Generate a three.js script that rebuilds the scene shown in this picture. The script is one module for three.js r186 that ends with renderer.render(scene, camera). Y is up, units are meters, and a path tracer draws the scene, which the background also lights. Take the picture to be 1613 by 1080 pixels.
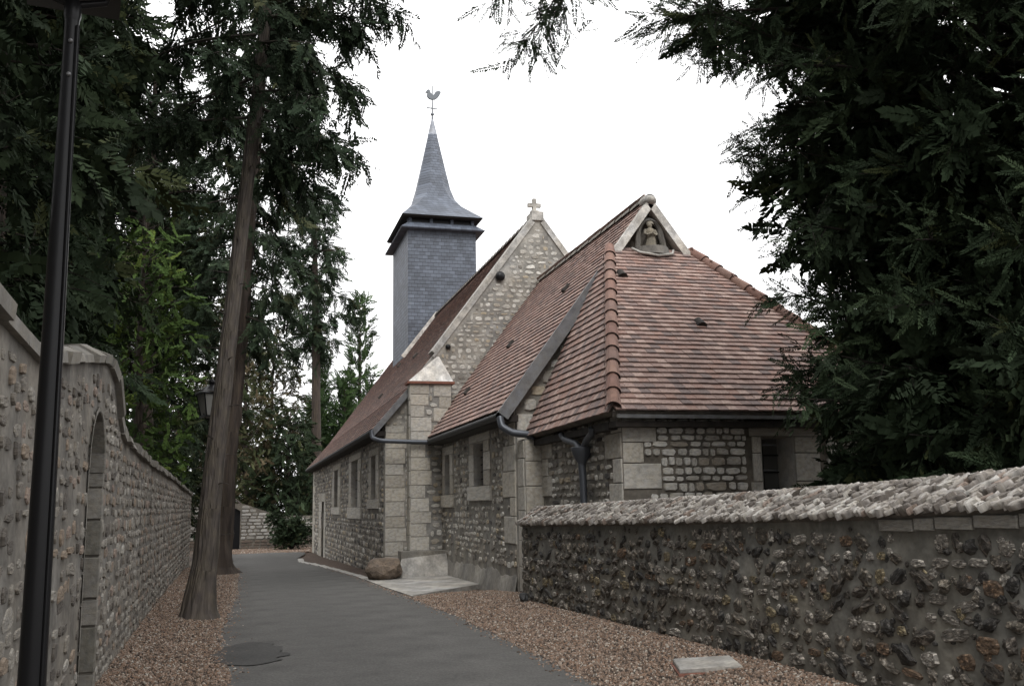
import * as THREE from 'three';

/* ------------------------------------------------------------ camera, sky, sun */
const scene = new THREE.Scene();
const camera = new THREE.PerspectiveCamera(39.117, 1613 / 1080, 0.1, 600);
camera.rotation.order = 'YXZ';
camera.position.set(0, 1.6, 0);
camera.rotation.set(0.16557, -0.27343, -0.01839);
camera.updateMatrixWorld(true);
scene.add(camera);

const SKY_W = 64, SKY_H = 32, skyData = new Float32Array(SKY_W * SKY_H * 4);
for (let j = 0; j < SKY_H; j++) for (let i = 0; i < SKY_W; i++) {
  const el = ((j + 0.5) / SKY_H - 0.5) * Math.PI, s = Math.max(0, Math.sin(el));
  const L = 1.35 + 0.75 * s, k = (j * SKY_W + i) * 4;
  skyData[k] = L; skyData[k + 1] = L; skyData[k + 2] = L * 1.005; skyData[k + 3] = 1;
}
const sky = new THREE.DataTexture(skyData, SKY_W, SKY_H, THREE.RGBAFormat, THREE.FloatType);
sky.mapping = THREE.EquirectangularReflectionMapping;
sky.magFilter = sky.minFilter = THREE.LinearFilter;
sky.needsUpdate = true;
scene.background = sky;
scene.environment = sky;

const sun = new THREE.DirectionalLight(new THREE.Color(1, 0.985, 0.965), 1.3);
sun.position.set(-4, 46, 24);
sun.target.position.set(3, 0, -20);
sun.castShadow = true; sun.shadow.radius = 36; sun.shadow.mapSize.set(2048, 2048);
Object.assign(sun.shadow.camera, { left: -45, right: 45, top: 45, bottom: -45, near: 1, far: 140 });
scene.add(sun, sun.target);

const renderer = new THREE.WebGLRenderer({ antialias: true });
renderer.toneMapping = THREE.LinearToneMapping;
renderer.toneMappingExposure = 1.15;
renderer.shadowMap.enabled = true;

/* ------------------------------------------------------------ helpers */
const V3 = (x, y, z) => new THREE.Vector3(x, y, z);
function rng(seed) { let a = seed >>> 0; return () => { a = (a + 0x6d2b79f5) | 0; let t = Math.imul(a ^ (a >>> 15), 1 | a); t = (t + Math.imul(t ^ (t >>> 7), 61 | t)) ^ t; return ((t ^ (t >>> 14)) >>> 0) / 4294967296; }; }
const rr = (r, a, b) => a + (b - a) * r();
const clamp = (x, a, b) => Math.min(b, Math.max(a, x));
const smooth = (a, b, x) => { const t = clamp((x - a) / (b - a), 0, 1); return t * t * (3 - 2 * t); };
function lerpTable(t, x) { for (let i = 1; i < t.length; i++) if (x <= t[i][0]) { const [a, b] = [t[i - 1], t[i]]; return a[1] + (b[1] - a[1]) * clamp((x - a[0]) / (b[0] - a[0]), 0, 1); } return t[t.length - 1][1]; }
const taken = new Map();
function numbered(n) { const k = taken.get(n) || 0; taken.set(n, k + 1); return k ? n + '_' + String(k).padStart(3, '0') : n; }
function tag(o, label, category, group, kind) { o.userData.label = label; o.userData.category = category; if (group) o.userData.group = group; if (kind) o.userData.kind = kind; return o; }
function shade(o) { o.traverse((m) => { if (m.isMesh) { m.castShadow = true; m.receiveShadow = true; } }); return o; }
function thing(name, label, category, pos = [0, 0, 0], group) { const g = new THREE.Group(); g.name = numbered(name); g.position.set(...pos); tag(g, label, category, group); scene.add(g); return g; }
function part(parent, name, geo, mat) { const m = new THREE.Mesh(geo, mat); m.name = name; m.castShadow = m.receiveShadow = true; parent.add(m); return m; }
function struct(name, geo, mat) { const m = new THREE.Mesh(geo, mat); m.name = numbered(name); m.userData.kind = 'structure'; m.receiveShadow = m.castShadow = true; scene.add(m); return m; }

/* tileable noise */
const hash = (x, y, s) => { let h = Math.imul(x, 374761393) + Math.imul(y, 668265263) + Math.imul(s, 974634777); h = Math.imul(h ^ (h >>> 13), 1274126177); return ((h ^ (h >>> 16)) >>> 0) / 4294967296; };
function vnoise(x, y, p, s) { const xi = Math.floor(x), yi = Math.floor(y), fx = x - xi, fy = y - yi, u = fx * fx * (3 - 2 * fx), v = fy * fy * (3 - 2 * fy); const m = (a) => ((a % p) + p) % p; const a = hash(m(xi), m(yi), s), b = hash(m(xi + 1), m(yi), s), c = hash(m(xi), m(yi + 1), s), d = hash(m(xi + 1), m(yi + 1), s); return a + (b - a) * u + (c - a) * v + (a - b - c + d) * u * v; }
function fbm(x, y, p, s, oct = 5) { let v = 0, a = 0.5, f = 1; for (let i = 0; i < oct; i++) { v += a * vnoise(x * f, y * f, p * f, s + i * 17); a *= 0.55; f *= 2; } return v / 1.02; }
function makeTex(n, fn, srgb = false) {
  const d = new Uint8Array(n * n * 4);
  for (let j = 0; j < n; j++) for (let i = 0; i < n; i++) { const c = fn(i / n, j / n), k = (j * n + i) * 4; for (let q = 0; q < 3; q++) d[k + q] = clamp((Array.isArray(c) ? c[q] : c) * 255, 0, 255); d[k + 3] = 255; }
  const t = new THREE.DataTexture(d, n, n, THREE.RGBAFormat); t.wrapS = t.wrapT = THREE.RepeatWrapping; t.magFilter = THREE.LinearFilter; t.minFilter = THREE.LinearMipmapLinearFilter; t.generateMipmaps = true; if (srgb) t.colorSpace = THREE.SRGBColorSpace; t.needsUpdate = true; return t;
}
const grainA = makeTex(256, (u, v) => 0.25 + 1.05 * fbm(u * 6, v * 6, 6, 3, 6));
const rough = makeTex(256, (u, v) => fbm(u * 12, v * 12, 12, 9, 5));
const grainTint = makeTex(256, (u, v) => { const a = fbm(u * 9, v * 9, 9, 21, 6), b = fbm(u * 7, v * 7, 7, 77, 5), c = vnoise(u * 90, v * 90, 90, 6), k = 0.70 + 0.34 * a + 0.10 * c; return [k * (0.985 + 0.05 * b), k, k * (1.03 - 0.09 * b)]; }, true);
const flintTex = makeTex(256, (u, v) => { const a = fbm(u * 8, v * 8, 8, 121, 5), b = fbm(u * 14, v * 14, 14, 177, 4); let k = 0.55 + 0.5 * a; if (b > 0.6) k += 0.5 * smooth(0.6, 0.68, b); if (b < 0.4) k *= 0.75; return [k * 1.0, k * 0.98, k * 0.95].map((x) => x * 0.74); }, true);
const blotch = makeTex(512, (u, v) => { const a = fbm(u * 7, v * 7, 7, 5, 7), b = fbm(u * 40, v * 40, 40, 15, 3), c = fbm(u * 3, v * 3, 3, 41, 4), k = 0.45 + 0.42 * a + 0.22 * b; return [k * (0.99 + 0.05 * c), k, k * (1.02 - 0.08 * c)]; }, true);
const asphaltTex = makeTex(512, (u, v) => { const a = fbm(u * 5, v * 5, 5, 61, 5), b = vnoise(u * 160, v * 160, 160, 8), s = vnoise(u * 230, v * 230, 230, 18); let k = 0.62 + 0.22 * a + 0.2 * (b - 0.5); if (s > 0.93) k += 0.16; return [k * 1.01, k, k * 0.985]; }, true);
const barkTex = makeTex(256, (u, v) => { const a = fbm(u * 16, v * 2.0, 16, 31, 4), b = fbm(u * 5, v * 5, 5, 91, 4), k = 0.35 + 0.55 * a + 0.25 * b; return [k * 1.04, k, k * (1.02 - 0.14 * b)]; }, true);
const barkBump = makeTex(256, (u, v) => { const a = vnoise(u * 18 + 1.5 * fbm(u * 4, v * 4, 4, 3, 3), v * 3, 18, 33); return clamp(Math.abs(a - 0.5) * 2.2 * 0.7 + 0.4 * fbm(u * 24, v * 8, 24, 35, 3), 0, 1); });
const slateTex = makeTex(512, (u, v) => { const row = Math.floor(v * 24), x = u * 16 + (row % 2) * 0.5, fx = x - Math.floor(x), fy = v * 24 - row, t = hash(Math.floor(x) % 16, row, 71), g = fbm(u * 8, v * 8, 8, 73, 5); let k = 0.62 + 0.2 * t + 0.22 * g; if (fx < 0.05) k *= 0.75; if (fy < 0.08) k *= 0.72; return [k * 0.98, k, k * 1.03]; }, true);
const slateBump = makeTex(512, (u, v) => { const row = Math.floor(v * 24), x = u * 16 + (row % 2) * 0.5, fx = x - Math.floor(x), fy = v * 24 - row; return fx < 0.05 ? 0.1 : clamp(1 - fy * 0.85, 0, 1) * (0.85 + 0.15 * hash(Math.floor(x) % 16, row, 5)); });
const C = (r, g, b) => new THREE.Color().setRGB(r, g, b);
function rep(t, x, y = x) { const c = t.clone(); c.repeat.set(x, y); c.needsUpdate = true; return c; }
const M = {};
const std = (name, r, g, b, o = {}) => (M[name] = new THREE.MeshStandardMaterial({ color: C(r, g, b), roughness: 0.9, ...o }));
std('mortarPale', 0.42, 0.408, 0.38, { map: blotch, bumpMap: rough, bumpScale: 0.012 });
std('mortarLeft', 0.27, 0.255, 0.23, { map: blotch, bumpMap: rough, bumpScale: 0.016 });
std('mortarGrey', 0.335, 0.322, 0.292, { map: blotch, bumpMap: rough, bumpScale: 0.014 });
std('mortarDark', 0.225, 0.205, 0.178, { map: blotch, bumpMap: rough, bumpScale: 0.01 });
std('mortarYard', 0.29, 0.284, 0.255, { map: blotch, bumpMap: rough, bumpScale: 0.016 });
std('render', 0.86, 0.84, 0.80, { map: blotch, bumpMap: rough, bumpScale: 0.004 });
std('concrete', 0.52, 0.51, 0.485, { map: blotch, bumpMap: rough, bumpScale: 0.004 });
std('coping', 0.60, 0.59, 0.565, { map: blotch, bumpMap: rough, bumpScale: 0.006 });
std('ashlar', 0.48, 0.465, 0.44, { map: grainTint, bumpMap: rough, bumpScale: 0.004 });
std('zinc', 0.20, 0.205, 0.215, { roughness: 0.5, metalness: 0.35, map: grainTint });
std('pipe', 0.085, 0.092, 0.105, { roughness: 0.45, metalness: 0.5 });
std('slate', 0.125, 0.138, 0.165, { map: slateTex, bumpMap: slateBump, bumpScale: 0.012, roughness: 0.6 });
std('lead', 0.27, 0.29, 0.33, { roughness: 0.5, metalness: 0.3, map: grainTint });
std('darkwood', 0.035, 0.03, 0.027, { map: barkTex });
std('timber', 0.075, 0.06, 0.048, { map: barkTex });
M.black = new THREE.MeshPhysicalMaterial({ color: C(0.012, 0.012, 0.013), roughness: 0.3, specularIntensity: 0.4 });
std('hip', 0.24, 0.105, 0.075, { map: grainTint, bumpMap: rough, bumpScale: 0.004 });
std('asphalt', 0.138, 0.135, 0.13, { map: rep(asphaltTex, 0.5), bumpMap: rep(rough, 2.5), bumpScale: 0.004 });
std('patch', 0.075, 0.074, 0.072, { map: rep(asphaltTex, 0.5), bumpMap: rep(rough, 2.5), bumpScale: 0.004 });
std('soil', 0.105, 0.07, 0.05, { map: rep(blotch, 0.7), bumpMap: rep(rough, 3), bumpScale: 0.02 });
std('gravelbed', 0.13, 0.1, 0.075, { map: rep(blotch, 1.3), bumpMap: rep(rough, 5), bumpScale: 0.02 });
std('bark', 0.148, 0.135, 0.124, { map: rep(barkTex, 2, 1.1), bumpMap: rep(barkBump, 2, 1.1), bumpScale: 0.03 });
std('barkDark', 0.075, 0.06, 0.05, { map: rep(barkTex, 2, 0.5), bumpMap: rep(barkBump, 2, 0.5), bumpScale: 0.03 });
std('ridge', 0.36, 0.34, 0.31, { map: blotch, bumpMap: rough, bumpScale: 0.006 });
std('iron', 0.02, 0.02, 0.02, { roughness: 0.6 });
std('copper', 0.12, 0.13, 0.14, { roughness: 0.45, metalness: 0.5 });
std('statuestone', 0.36, 0.33, 0.27, { map: blotch, bumpMap: rough, bumpScale: 0.004 });
std('nichestone', 0.24, 0.23, 0.215, { map: blotch, bumpMap: rough, bumpScale: 0.006 });
M.glass = new THREE.MeshPhysicalMaterial({ color: C(0.15, 0.15, 0.145), roughness: 0.3, metalness: 0 });
M.milk = new THREE.MeshPhysicalMaterial({ color: C(0.32, 0.32, 0.3), roughness: 0.45, transmission: 0.35, thickness: 0 });

/* geometry helpers */
function basis(U, V, N, su, sv, sn, pos) { const m = new THREE.Matrix4().makeBasis(U.clone().multiplyScalar(su), V.clone().multiplyScalar(sv), N.clone().multiplyScalar(sn)); m.setPosition(pos); return m; }
function boxUV(g, s = 1) { // uv in metres by the dominant face direction
  const p = g.attributes.position; if (!g.attributes.normal) g.computeVertexNormals(); const n = g.attributes.normal, uv = new Float32Array(p.count * 2);
  for (let i = 0; i < p.count; i++) { const ax = Math.abs(n.getX(i)), ay = Math.abs(n.getY(i)), az = Math.abs(n.getZ(i)); const x = p.getX(i), y = p.getY(i), z = p.getZ(i); let a, b; if (ay > ax && ay > az) { a = x; b = z; } else if (ax > az) { a = z; b = y; } else { a = x; b = y; } uv[2 * i] = a * s; uv[2 * i + 1] = b * s; }
  g.setAttribute('uv', new THREE.BufferAttribute(uv, 2)); return g;
}
const box = (x0, x1, y0, y1, z0, z1, s = 1) => boxUV(new THREE.BoxGeometry(Math.abs(x1 - x0), Math.abs(y1 - y0), Math.abs(z1 - z0)).translate((x0 + x1) / 2, (y0 + y1) / 2, (z0 + z1) / 2), s);
function beam(a, b, w, h, up) { const d = b.clone().sub(a), L = d.length(), X = d.normalize(); const Z = X.clone().cross(up).normalize(), Y = Z.clone().cross(X); const g = new THREE.BoxGeometry(L, h, w, Math.max(1, Math.round(L / 0.6)), 1, 1); g.applyMatrix4(basis(X, Y, Z, 1, 1, 1, a.clone().add(b).multiplyScalar(0.5))); return boxUV(g); }
function merge(list) { // positions, normals, uv, optional per-item colour
  let nv = 0, ni = 0; const col = list.some((e) => e.c);
  for (const e of list) { nv += e.g.attributes.position.count; ni += e.g.index ? e.g.index.count : e.g.attributes.position.count; }
  const P = new Float32Array(nv * 3), N = new Float32Array(nv * 3), T = new Float32Array(nv * 2), K = col ? new Float32Array(nv * 3) : null, I = new Uint32Array(ni); let v = 0, q = 0; const nm = new THREE.Matrix3(), t = V3(0, 0, 0);
  for (const e of list) {
    const p = e.g.attributes.position, n = e.g.attributes.normal, uv = e.g.attributes.uv; if (e.m) nm.getNormalMatrix(e.m);
    for (let i = 0; i < p.count; i++) {
      t.fromBufferAttribute(p, i); if (e.m) t.applyMatrix4(e.m); P.set([t.x, t.y, t.z], (v + i) * 3);
      t.fromBufferAttribute(n, i); if (e.m) t.applyMatrix3(nm).normalize(); N.set([t.x, t.y, t.z], (v + i) * 3);
      if (uv) { T[(v + i) * 2] = uv.getX(i) + (e.du || 0); T[(v + i) * 2 + 1] = uv.getY(i) + (e.dv || 0); }
      if (col) K.set(e.c || [1, 1, 1], (v + i) * 3);
    }
    if (e.g.index) for (let i = 0; i < e.g.index.count; i++) I[q++] = e.g.index.getX(i) + v; else for (let i = 0; i < p.count; i++) I[q++] = v + i;
    v += p.count;
  }
  const g = new THREE.BufferGeometry(); g.setAttribute('position', new THREE.BufferAttribute(P, 3)); g.setAttribute('normal', new THREE.BufferAttribute(N, 3)); g.setAttribute('uv', new THREE.BufferAttribute(T, 2)); if (col) g.setAttribute('color', new THREE.BufferAttribute(K, 3)); g.setIndex(new THREE.BufferAttribute(I, 1)); return g;
}
const mergeG = (gs) => merge(gs.map((g) => ({ g })));
function tube(pts, radii, seg = 8, wob = 0, seed = 1) {
  const n = pts.length, pos = [], uv = [], idx = []; let len = 0, nrm = null;
  for (let i = 0; i < n; i++) {
    const d = pts[Math.min(n - 1, i + 1)].clone().sub(pts[Math.max(0, i - 1)]).normalize();
    if (!nrm) nrm = (Math.abs(d.y) > 0.9 ? V3(1, 0, 0) : V3(0, 1, 0)).cross(d).normalize(); else nrm.sub(d.clone().multiplyScalar(nrm.dot(d))).normalize();
    const bi = d.clone().cross(nrm); if (i) len += pts[i].distanceTo(pts[i - 1]);
    for (let k = 0; k <= seg; k++) { const a = (k % seg) / seg * 6.28318, w = 1 + wob * (vnoise((k % seg) * 0.9, len * 1.6, 64, seed) - 0.5) * 2, r = radii[i] * w; const p = pts[i].clone().addScaledVector(nrm, Math.cos(a) * r).addScaledVector(bi, Math.sin(a) * r); pos.push(p.x, p.y, p.z); uv.push(k / seg, len); }
  }
  for (let i = 0; i < n - 1; i++) for (let k = 0; k < seg; k++) { const a = i * (seg + 1) + k, b = a + seg + 1; idx.push(a, a + 1, b, b, a + 1, b + 1); }
  const g = new THREE.BufferGeometry(); g.setAttribute('position', new THREE.Float32BufferAttribute(pos, 3)); g.setAttribute('uv', new THREE.Float32BufferAttribute(uv, 2)); g.setIndex(idx); g.computeVertexNormals(); return g;
}
function bulge(rnd, n, pw, jit, knob, face = 0.8, flat = false) { // a unit stone: outline in x, y; face towards +z
  const pos = [], uv = [], idx = [], ox = rnd() * 3, oy = rnd() * 3, rad = []; const ph = rnd() * 6.28;
  for (let k = 0; k < n; k++) { const a = (k + 0.35 * (rnd() - 0.5)) / n * 6.28318 + ph, c = Math.cos(a), s = Math.sin(a), r = 0.5 / Math.pow(Math.pow(Math.abs(c), pw) + Math.pow(Math.abs(s), pw), 1 / pw) * (1 - jit * rnd()); rad.push([c * r, s * r]); }
  const rings = [[1, -0.5], [0.99, 0.5], [face, 1]];
  rings.forEach(([f, z], q) => rad.forEach(([x, y]) => { const kx = q ? 1 + knob * (rnd() - 0.5) * 0.5 : 1; pos.push(x * f * kx, y * f * kx, z + (q ? knob * (rnd() - 0.5) : 0)); uv.push(x * 0.5 + ox, y * 0.5 + oy); }));
  pos.push((rnd() - 0.5) * 0.15, (rnd() - 0.5) * 0.15, 1.06 + knob * (rnd() - 0.6)); uv.push(ox, oy);
  for (let q = 0; q < 2; q++) for (let k = 0; k < n; k++) { const a = q * n + k, b = q * n + (k + 1) % n; idx.push(a, b, a + n, a + n, b, b + n); }
  for (let k = 0; k < n; k++) idx.push(2 * n + k, 2 * n + (k + 1) % n, 3 * n);
  const g = new THREE.BufferGeometry(); g.setAttribute('position', new THREE.Float32BufferAttribute(pos, 3)); g.setAttribute('uv', new THREE.Float32BufferAttribute(uv, 2)); g.setIndex(idx); if (flat) { const q = g.toNonIndexed(); q.computeVertexNormals(); return q; } g.computeVertexNormals(); return g;
}
function knob(rnd) { // a broken flint: faceted lump, half of it sits in the wall
  const g = new THREE.IcosahedronGeometry(0.56, 1), p = g.attributes.position, seen = new Map(), sx = rr(rnd, -0.3, 0.3);
  for (let i = 0; i < p.count; i++) { const k = [p.getX(i), p.getY(i), p.getZ(i)].map((x) => x.toFixed(3)).join(); if (!seen.has(k)) seen.set(k, [rr(rnd, 0.62, 1.12), rr(rnd, -0.07, 0.07), rr(rnd, -0.07, 0.07)]); const [f, a, b] = seen.get(k); p.setXYZ(i, p.getX(i) * f + a + sx * p.getY(i), p.getY(i) * f + b, p.getZ(i) * f * 1.8); }
  const q = g.index ? g.toNonIndexed() : g, uv = new Float32Array(p.count * 2), ox = rnd() * 3; for (let i = 0; i < p.count; i++) { uv[2 * i] = p.getX(i) * 0.42 + ox; uv[2 * i + 1] = p.getY(i) * 0.42 + p.getZ(i) * 0.12 + ox; } q.setAttribute('uv', new THREE.BufferAttribute(uv, 2)); q.computeVertexNormals(); return q;
}
function dressedGeo(rnd) { // a unit squared block with a small chamfer, flat faces
  const q = (f, z) => [[-0.5, -0.5], [0.5, -0.5], [0.5, 0.5], [-0.5, 0.5]].map(([x, y]) => [x * f, y * f, z]); const R = [q(1, -0.5), q(1, 0.75), q(0.955, 1)], pos = [], uv = [], ox = rnd() * 3, oy = rnd() * 3; const tri = (a, b, c) => [a, b, c].forEach((p) => { pos.push(...p); uv.push(p[0] + p[2] * 0.2 + ox, p[1] + p[2] * 0.2 + oy); });
  for (let k = 0; k < 2; k++) for (let i = 0; i < 4; i++) { const j = (i + 1) % 4; tri(R[k][i], R[k][j], R[k + 1][i]); tri(R[k + 1][i], R[k][j], R[k + 1][j]); }
  tri(R[2][0], R[2][1], R[2][2]); tri(R[2][0], R[2][2], R[2][3]);
  const g = new THREE.BufferGeometry(); g.setAttribute('position', new THREE.Float32BufferAttribute(pos, 3)); g.setAttribute('uv', new THREE.Float32BufferAttribute(uv, 2)); g.computeVertexNormals(); return g;
}
const gr = rng(5);
const GEO = {
  block: Array.from({ length: 10 }, () => bulge(gr, 11, 6.5, 0.13, 0.12, 0.87, true)),
  rubble: Array.from({ length: 12 }, () => bulge(gr, 9, 5, 0.3, 0.25, 0.84, true)),
  flint: Array.from({ length: 16 }, () => knob(gr)),
  dressed: Array.from({ length: 5 }, () => dressedGeo(gr)),
  tile: [new THREE.BoxGeometry(1, 1, 1)],
  slab: Array.from({ length: 10 }, (_, i) => bulge(gr, 9, 2.8, 0.36, 0.5, 0.86, i % 2 === 0)),
};
/* how large a piece shows in the photograph's view */
const camInv = camera.matrixWorldInverse.clone(), camPos = camera.position, TANV = Math.tan(39.117 / 2 * Math.PI / 180);
function showing(pos, N, area, seen) {
  const p = pos.clone().applyMatrix4(camInv); if (p.z > -0.5) return 0; const x = p.x / -p.z / (TANV * 1613 / 1080), y = p.y / -p.z / TANV; if (Math.abs(x) > 1.0 || Math.abs(y) > 1.0) return 0;
  const d = camPos.clone().sub(pos), L = d.length(), c = N.dot(d) / L; if (c <= 0) return 0; if (seen && !seen(pos)) return 0; return area * c / (L * L);
}
/* pieces: {m, geo, tone, s, parent}; the largest become named meshes, the rest one part */
function pieces(name, items, tones, baseMat, most, restParent, restName) {
  items.forEach((e, i) => { e.i = i; }); const order = items.slice().sort((a, b) => b.s - a.s || a.i - b.i), mats = tones.map((c) => { const m = baseMat.clone(); m.color = C(...c); return m; });
  const own = order.filter((e) => e.s > 0).slice(0, most), ownSet = new Set(own);
  for (const e of own) { const o = new THREE.Mesh(e.geo, mats[e.tone]); e.m.decompose(o.position, o.quaternion, o.scale); o.name = name; o.castShadow = o.receiveShadow = true; e.parent.add(o); }
  const rest = items.filter((e) => !ownSet.has(e)); if (!rest.length) return;
  const vm = baseMat.clone(); vm.color = C(1, 1, 1); vm.vertexColors = true;
  const g = merge(rest.map((e) => ({ g: e.geo, m: e.m, c: tones[e.tone], du: (e.i * 0.37) % 1, dv: (e.i * 0.61) % 1 })));
  const o = part(restParent, restName, g, vm); o.userData.kind = 'stuff'; return o;
}
/* rows of pieces on a plane: range(v) -> [u0, u1]; holes [[u0,u1,v0,v1]] */
function courses(o) {
  const { rnd, v0, v1, range, holes = [], rowH, w, gap } = o, out = []; let v = v0;
  while (v < v1 - 0.03) {
    let h = rr(rnd, ...rowH); if (v + h > v1) h = v1 - v; let iv = [[Math.max(range(v + 0.1 * h)[0], range(v + 0.9 * h)[0]), Math.min(range(v + 0.1 * h)[1], range(v + 0.9 * h)[1])]];
    for (const [a, b, c, d] of holes) if (c < v + h - 0.02 && d > v + 0.02) { const nx = []; for (const [s, e] of iv) { if (b <= s || a >= e) nx.push([s, e]); else { if (a > s) nx.push([s, a]); if (b < e) nx.push([b, e]); } } iv = nx; }
    for (const [s, e] of iv) { let u = s; while (u < e - 0.03) { let l = rr(rnd, ...w); if (rnd() < 0.12) l *= 1.5; if (e - u - l < w[0] * 0.6) l = e - u; const k = 1 - rr(rnd, 0, o.shrink || 0); out.push({ u: u + l / 2, v: v + h / 2 + (o.jit || 0) * (rnd() - 0.5) * h, w: Math.max(0.03, l * k - gap), h: Math.max(0.03, h * (1 - rr(rnd, 0, o.shrink || 0)) - gap) }); u += l; } }
    v += h;
  }
  return out;
}
const pick = (rnd, wts) => { let s = 0; for (const x of wts) s += x; let t = rnd() * s; for (let i = 0; i < wts.length; i++) { t -= wts[i]; if (t <= 0) return i; } return 0; };
/* a plane: origin O, U, V, N */
const plane = (O, U, V) => ({ O, U, V, N: U.clone().cross(V).normalize(), at(u, v, n = 0) { return this.O.clone().addScaledVector(this.U, u).addScaledVector(this.V, v).addScaledVector(this.N, n); } });
function stonesOn(pl, list, geos, depth, wts, rnd, parent, seen, spin = 0) {
  return list.map((s) => { const a = spin * (rnd() - 0.5), U = pl.U.clone().multiplyScalar(Math.cos(a)).addScaledVector(pl.V, Math.sin(a)), V = pl.V.clone().multiplyScalar(Math.cos(a)).addScaledVector(pl.U, -Math.sin(a)); const p = pl.at(s.u, s.v, 0.0); const flip = rnd() < 0.5 ? -1 : 1; return { m: basis(U.multiplyScalar(flip), V.multiplyScalar(flip), pl.N, s.w, s.h, rr(rnd, ...depth), p), geo: geos[Math.floor(rnd() * geos.length)], tone: s.tone ?? pick(rnd, wts), s: showing(p, pl.N, s.w * s.h, seen), parent }; });
}
function slabOn(pl, shape, t) { const g = new THREE.ExtrudeGeometry(shape, { depth: t, bevelEnabled: false }); g.translate(0, 0, -t); g.applyMatrix4(basis(pl.U, pl.V, pl.N, 1, 1, 1, pl.O)); return boxUV(g, 0.6); }
function poly(pts) { const s = new THREE.Shape(); pts.forEach(([x, y], i) => (i ? s.lineTo(x, y) : s.moveTo(x, y))); s.closePath(); return s; }
const rectHole = (a, b, c, d) => { const p = new THREE.Path(); p.moveTo(a, c); p.lineTo(b, c); p.lineTo(b, d); p.lineTo(a, d); p.closePath(); return p; };

/* ------------------------------------------------------------ ground */
const profile = [[-60, 0], [14.6, 0], [21, -0.04], [28, -0.12], [43, -0.45], [55, -0.5], [400, -0.5]];
function groundY(x, z) {
  let y = lerpTable(profile, -z);
  y += 0.13 * smooth(3.1, 4.4, x) * smooth(-19, -15, z);
  y += 0.06 * smooth(-0.3, -1.2, x);
  if (x < -2 || x > 14) y += 0.4 * smooth(0, 12, Math.max(-2 - x, x - 14));
  return y;
}
function sheet(xs, zs, lift, edge) { // xs(z) -> [x0, x1]
  const pos = [], uv = [], idx = [], n = 28;
  zs.forEach((z, j) => { const [a, b] = xs(z); for (let i = 0; i <= n; i++) { const x = a + (b - a) * i / n; pos.push(x, groundY(x, z) + lift + (edge ? edge(i / n, x, z) : 0), z); uv.push(x, z); } });
  for (let j = 0; j < zs.length - 1; j++) for (let i = 0; i < n; i++) { const a = j * (n + 1) + i, b = a + n + 1; idx.push(a, a + 1, b, b, a + 1, b + 1); }
  const g = new THREE.BufferGeometry(); g.setAttribute('position', new THREE.Float32BufferAttribute(pos, 3)); g.setAttribute('uv', new THREE.Float32BufferAttribute(uv, 2)); g.setIndex(idx); g.computeVertexNormals(); if (g.attributes.normal.getY(0) < 0) { idx.reverse(); g.setIndex(idx); g.computeVertexNormals(); } return g;
}
const span = (a, b, s) => Array.from({ length: Math.ceil(Math.abs(b - a) / s) + 1 }, (_, i, ar) => a + (b - a) * i / Math.ceil(Math.abs(b - a) / s));
{ // one sheet to the horizon, finer near the path
  const cs = [-400, -120, -50, -25, -14, -9, ...span(-6, 7, 0.35), 9, 14, 25, 50, 120, 400], rs = [120, 40, 15, ...span(6, -60, 0.75), -80, -130, -300, -500], pos = [], uv = [], idx = [];
  rs.forEach((z) => cs.forEach((x) => { pos.push(x, groundY(x, z) - 0.03, z); uv.push(x, z); }));
  for (let j = 0; j < rs.length - 1; j++) for (let i = 0; i < cs.length - 1; i++) { const a = j * cs.length + i, b = a + cs.length; idx.push(a, a + 1, b, b, a + 1, b + 1); }
  const g = new THREE.BufferGeometry(); g.setAttribute('position', new THREE.Float32BufferAttribute(pos, 3)); g.setAttribute('uv', new THREE.Float32BufferAttribute(uv, 2)); g.setIndex(idx); g.computeVertexNormals(); if (g.attributes.normal.getY(0) < 0) { idx.reverse(); g.setIndex(idx); g.computeVertexNormals(); }
  struct('ground', g, M.soil);
}
const roadL = (z) => lerpTable([[-8, -0.1], [9, -0.12], [13.5, -0.33], [20, -0.14], [30, -0.12], [48, -0.35]], -z) + 0.05 * (vnoise(z * 1.7, 3, 512, 4) - 0.5);
const roadR = (z) => lerpTable([[-8, 2.8], [6, 3.0], [10, 3.14], [14, 3.1], [18, 2.93], [24, 2.7], [35.4, 2.0], [40, 2.2], [46, 2.9], [48, 3.0]], -z) + 0.05 * (vnoise(z * 1.9, 9, 512, 4) - 0.5);
const camber = (x) => Math.max(0, 0.02 * (1 - Math.pow((x - 1.4) / 1.7, 2)));
struct('road', sheet((z) => [roadL(z), roadR(z)], span(6, -48, 0.3), 0.012, (_, x) => camber(x)), M.asphalt);
{ // darker mended patch in the tarmac
  const c = -11.5, hz = 0.9, half = (z) => 0.36 * Math.sqrt(Math.max(0.002, 1 - Math.pow((z - c) / hz, 2))); struct('road_patch', sheet((z) => [0.14 - half(z) * (0.8 + 0.4 * vnoise(z * 9, 1, 64, 5)), 0.16 + half(z) * (0.7 + 0.6 * vnoise(z * 7, 4, 64, 5))], span(c + hz, c - hz, 0.06), 0.021, (_, x) => camber(x)), M.patch);
}
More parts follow.
